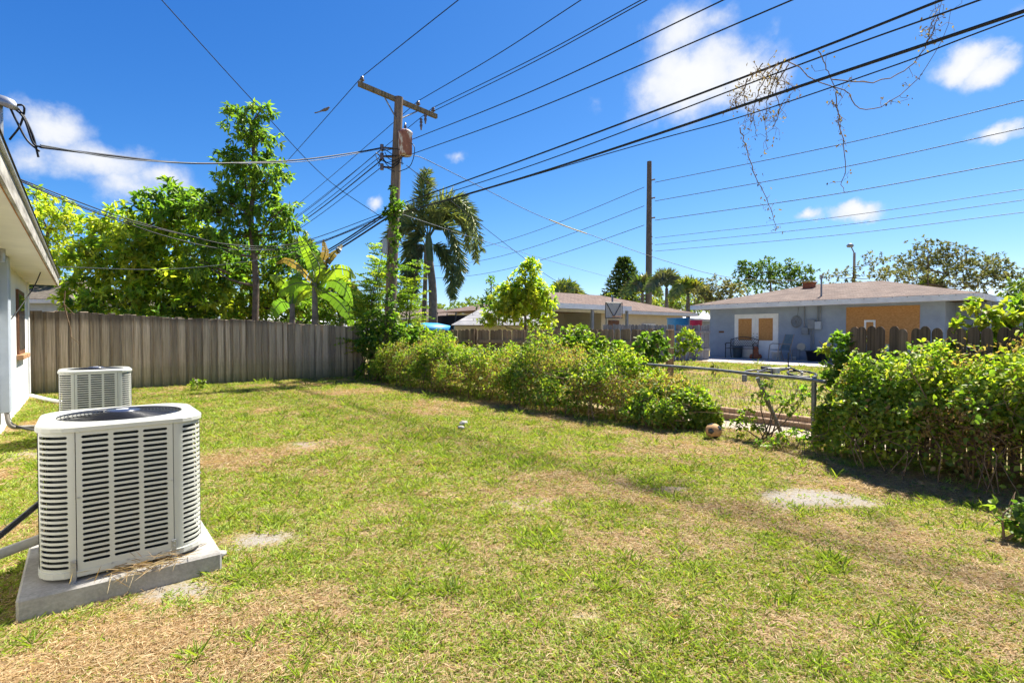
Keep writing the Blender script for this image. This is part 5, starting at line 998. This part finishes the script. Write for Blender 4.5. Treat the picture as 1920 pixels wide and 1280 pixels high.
bush('climbing_vine', 'vine leaning on the end post of the middle fence', [(1215, 640, 26, 22), (1235, 650, 22, 26), (1195, 662, 26, 18), (1225, 672, 30, 20)], 12.3, .1, 'mid', .9)
bush('climbing_vine', 'vine spilling over the left end of the picket fence beside the blue tarp', [(800, 628, 30, 14), (830, 640, 36, 16), (780, 615, 24, 10), (850, 655, 30, 14)], 15.6, .11, 'bright', .8)
bush('climbing_vine', 'green climber on the fence left of the blue house corner', [(1285, 630, 20, 16), (1300, 645, 18, 20), (1275, 655, 18, 14)], 17, .1, 'bright', .8)
bush('climbing_vine', 'vine clump wrapping the left end of the dark picket fence', [(1575, 650, 26, 28), (1590, 680, 34, 26), (1560, 690, 22, 30), (1600, 640, 18, 16), (1548, 655, 8, 10, 'yellow'), (1565, 720, 26, 26)], 6.35, .062, 'mid', .8)
bush('climbing_vine', 'bright yellow-green climber reaching above the dark pickets at the right', [(1840, 585, 26, 26), (1870, 600, 34, 30), (1905, 600, 30, 44), (1830, 620, 26, 16), (1900, 650, 34, 30), (1780, 655, 24, 14), (1860, 640, 34, 18, 'mid'), (1925, 570, 26, 30, 'mid'), (1790, 605, 10, 12), (1890, 665, 40, 26), (1850, 665, 30, 16, 'mid'), (1915, 630, 30, 40, 'mid')], 5.6, .075, 'yellow', .7)
bush('climbing_vine', 'sprawling vine draped on the sagging fence rail in the gap', [(1440, 745, 26, 16, 'bright'), (1500, 735, 22, 16), (1480, 760, 26, 14), (1400, 780, 22, 16), (1530, 730, 16, 26), (1385, 800, 18, 16), (1420, 800, 14, 10), (1440, 720, 10, 8)], 6.8, .06, 'bright', .28)
bush('fern_tuft', 'soft yellow-green ferny weeds sprawling over the right thicket', [(1830, 700, 60, 24), (1880, 730, 50, 24), (1780, 720, 40, 18), (1700, 690, 40, 14)], 5.0, .05, 'yellow', .38, wr=.3, group='ferny weeds')
bush('weed_clump', 'dark leafy weed at the right edge of the lawn', [(1895, 965, 26, 30, 'mid'), (1930, 985, 40, 40, 'mid')], CAM_H * F_PX / (1010 - HZ), .06, 'mid', .6, 'weed', 'weeds on the lawn')
bush('weed_clump', 'green weeds around the foot of the gate post', [(1490, 815, 40, 12), (1545, 830, 26, 14), (1440, 830, 26, 8), (1470, 845, 30, 8)], 6.3, .055, 'bright', .45, 'weed', 'weeds on the lawn')
bush('weed_clump', 'small weed at the foot of the board fence near the far condenser', [(368, 718, 14, 8), (82, 722, 14, 12)], 12.6, .09, 'bright', .7, 'weed', 'weeds on the lawn')
bush('weed_clump', 'thin weed stalk standing on the neighbouring lawn', [(1340, 690, 8, 12, 'olive')], 14, .07, 'olive', .5, 'weed', 'weeds on the lawn')
rt = at(122, 545, 10.2); e = MB(); e.tube([np.array(q) for q in [(0, 0, 0)] + [tuple(at(x, y, 10.2) - rt) for x, y in ((120, 570), (126, 595), (132, 615), (134, 632), (150, 645))]], [.012, .012, .012, .01, .008, .004], 5)
for x, y in ((112, 575), (140, 590), (105, 583)): e.tube([at(122, 572, 10.2) - rt, at(x, y, 10.2) - rt], .005, 4)
o = e.build('dangling_root', MAT['twig']); o.location = tuple(rt); tag(o, 'dry twisted twig dangling from the eave corner of the white house', 'twig')
# small litter on the lawn
for px, py, r, lab in ((870, 795, .07, 'pale stone lying out on the lawn'), (865, 803, .05, 'small pale stone next to a bigger one on the lawn'), (414, 1044, .035, 'whitish pebble at the corner of the near slab')):
    D = CAM_H * F_PX / (py - HZ); p = at(px, py, D); bm = bmesh.new(); bmesh.ops.create_icosphere(bm, subdivisions=2, radius=r)
    for v in bm.verts: v.co *= 1 + RNG.normal() * .08; v.co.z *= .55
    me = bpy.data.meshes.new('stone'); bm.to_mesh(me); bm.free(); o = link('stone', me, MAT['concrete']); o.location = (p[0], p[1], .012); tag(o, lab, 'stone')
# ------------------------------------------------------------------ grass
gcol = bpy.data.collections.new('grass_kinds')
def tuft(name, nb, rad, h, w, lean, pal, flat=0.0, mat='grass'):
    lv = Leaves(); r = rad * np.sqrt(RNG.random(nb)); a = RNG.uniform(0, 2 * math.pi, nb); P = np.stack([r * np.cos(a), r * np.sin(a), np.full(nb, -.004)], 1)
    d = np.stack([np.cos(a + RNG.normal(size=nb) * .9), np.sin(a + RNG.normal(size=nb) * .9), np.zeros(nb)], 1); A = unit(d * lean + [0, 0, 1 - flat] + RNG.normal(size=(nb, 3)) * .2)
    if flat > .5: P[:, 2] = RNG.uniform(.002, .02, nb); A[:, 2] = RNG.normal(size=nb) * .12
    l = h * RNG.uniform(.55, 1.2, nb); c = np.array(pal)[RNG.integers(len(pal), size=nb)] * (1 + RNG.normal(size=(nb, 1)) * .15)
    lv.add(P, A, rand_dir(nb) * .6 + [0, 0, 1], l, w, c, fold=.1, droop=.25 if flat < .5 else .03, shape=(.3, .5, .68, .38)); o = bpy.data.objects.new(name, lv.mesh(name)); o.data.materials.append(MAT[mat]); gcol.objects.link(o)
G1 = [(.33, .43, .05), (.27, .39, .045), (.44, .47, .07), (.52, .48, .14)]; G2 = [(.27, .38, .05), (.34, .44, .06), (.21, .32, .04)]; ST = [(.52, .38, .205), (.42, .28, .14), (.58, .46, .28), (.32, .20, .10)]
for k in range(3): tuft('a%d_short' % k, 20, .08, .038, .0065, 1.5, G1 + [ST[0]])
for k in range(2): tuft('b%d_green' % k, 15, .06, .05, .0075, 1.3, G2 + [G1[0], G1[1]])
for k in range(3): tuft('c%d_straw' % k, 20, .09, .065, .004, 1.0, ST, .95)
for k in range(2): tuft('d%d_weed' % k, 14, .05, .028, .015, 1.6, G2 + G1[:2], .5)
tuft('e0_tall', 9, .03, .11, .007, .7, G2 + [G1[1]])
def scatter(n, s0, s1, t0, t1, keep):
    s = RNG.uniform(s0, s1, n); t = RNG.uniform(t0, t1, n); D = s * V[1] + t * U[1]; X = s * V[0] + t * U[0]
    ok = keep(s, t, D, X); return s[ok], t[ok]
def keep_yard(s, t, D, X):
    vis = (D > 1.3) & (np.abs(X) < D * 1.05 + .8); d = np.clip(2.6 / np.maximum(D, 2.6), 0, 1) ** 1.15
    ok = vis & (RNG.random(len(s)) < d) & (s > -.85) & (s < 7.3) & (t < 15.95)
    ok &= ~((s > -.28) & (s < .64) & (t > 3.49) & (t < 4.41)); ok &= ~((s > -.33) & (s < .6) & (t > 8.48) & (t < 9.42)); return ok
gsx, gtx = scatter(270000, -.9, 7.4, -3.5, 16, keep_yard)
hs2, ht2 = scatter(15000, 7.4, 18.6, -2, 22, lambda s, t, D, X: (np.abs(X) < D * 1.05 + .5) & (D > 1) & ((s > 8.7) | (t > 8) | (s < 7.3)))
s = np.concatenate([gsx, hs2]); t = np.concatenate([gtx, ht2]); far = np.concatenate([np.zeros(len(gsx), bool), np.ones(len(hs2), bool)]); n = len(s)
D = s * V[1] + t * U[1]; sd, br = patches(s, t); nz = fbm(s * 1.5, t * 1.5, 41); n2 = fbm(s * 5, t * 5, 43); rr = RNG.random(n)
green = np.clip(1.14 - 1.05 * br + (nz - .5) * 1.1 + (n2 - .5) * .9, .14, 1); alive = RNG.random(n) > np.clip(sd * 1.9 * (.4 + 1.2 * fbm(s * 9, t * 9, 91)), 0, .9)
idx = np.where(rr < green * .50, RNG.integers(0, 3, n), np.where(rr < green * .74, RNG.integers(3, 5, n), np.where(rr < green * .84, RNG.integers(8, 10, n), RNG.integers(5, 8, n))))
idx = np.where((n2 > .6) & (idx < 3) & (RNG.random(n) < .25), RNG.integers(3, 5, n), idx); tall = (RNG.random(n) < .012 * green * 2 * sstep(.45, .65, n2)); idx = np.where(tall, 10, idx)
scl = RNG.uniform(.65, 1.2, n) * (.74 + .26 * sstep(2.2, 6, D)) * (1 + np.clip((D - 4) / 9, 0, 1.0) * .5) * np.where(far, 1.3, 1) * (1 + .25 * sstep(.55, .75, n2) * (idx < 5))
ok = alive; s, t, idx, scl = s[ok], t[ok], idx[ok], scl[ok]; n = len(s)
pv = s[:, None] * V + t[:, None] * U; pv[:, 2] = zt(s, t)
me = bpy.data.meshes.new('lawn_grass'); me.vertices.add(n); me.vertices.foreach_set('co', pv.astype(np.float32).ravel())
at_ = me.attributes.new('idx', 'INT', 'POINT'); at_.data.foreach_set('value', idx.astype(np.int32))
at_ = me.attributes.new('scl', 'FLOAT', 'POINT'); at_.data.foreach_set('value', scl.astype(np.float32))
at_ = me.attributes.new('rot', 'FLOAT_VECTOR', 'POINT'); at_.data.foreach_set('vector', np.stack([RNG.normal(size=n) * .08, RNG.normal(size=n) * .08, RNG.uniform(0, 6.28, n)], 1).astype(np.float32).ravel())
go = link('lawn_grass', me); tag(go, 'patchy short green and straw grass covering the lawn', 'grass', kind='stuff')
ng = bpy.data.node_groups.new('grass_scatter', 'GeometryNodeTree'); ng.interface.new_socket('Geometry', in_out='INPUT', socket_type='NodeSocketGeometry'); ng.interface.new_socket('Geometry', in_out='OUTPUT', socket_type='NodeSocketGeometry')
gi, gout = ng.nodes.new('NodeGroupInput'), ng.nodes.new('NodeGroupOutput'); ci = ng.nodes.new('GeometryNodeCollectionInfo'); ci.inputs[0].default_value = gcol; ci.inputs[1].default_value = True; ci.inputs[2].default_value = True
ip = ng.nodes.new('GeometryNodeInstanceOnPoints'); mp = ng.nodes.new('GeometryNodeMeshToPoints')
def named(dt, nm): q = ng.nodes.new('GeometryNodeInputNamedAttribute'); q.data_type = dt; q.inputs[0].default_value = nm; return q.outputs[0]
ng.links.new(gi.outputs[0], mp.inputs[0]); ng.links.new(mp.outputs[0], ip.inputs['Points']); ng.links.new(ci.outputs[0], ip.inputs['Instance']); ip.inputs['Pick Instance'].default_value = True
ng.links.new(named('INT', 'idx'), ip.inputs['Instance Index']); ng.links.new(named('FLOAT_VECTOR', 'rot'), ip.inputs['Rotation']); ng.links.new(named('FLOAT', 'scl'), ip.inputs['Scale']); ng.links.new(ip.outputs[0], gout.inputs[0])
md = go.modifiers.new('scatter', 'NODES'); md.node_group = ng


# a wisp of dry cut grass caught on the near slab
lv = Leaves(); n = 160; P = np.stack([RNG.normal(size=n) * .11, RNG.normal(size=n) * .035, np.abs(RNG.normal(size=n)) * .02], 1)
lv.add(P, np.stack([RNG.normal(size=n), RNG.normal(size=n) * .6, RNG.normal(size=n) * .2], 1), rand_dir(n), RNG.uniform(.05, .16, n), .004, np.array(ST)[RNG.integers(4, size=n)] * .8, fold=.1, droop=.05)
o = lv.build('dry_grass_wisp', MAT['grass']); o.location = W(.26, 3.535, .09); o.rotation_euler = (0, 0, TH); tag(o, 'wisp of dry cut grass on the front edge of the near slab', 'dry grass')
for o in bpy.data.objects:
    if o.parent is not None and o.name.split('.')[0] in ('stems', 'foliage', 'crown', 'leaflets', 'dry_leaves', 'coil_tubing', 'jumper_wires', 'drip_loop', 'wire_mesh', 'spokes', 'stem', 'frond', 'fan_guard'): o['kind'] = 'stuff'
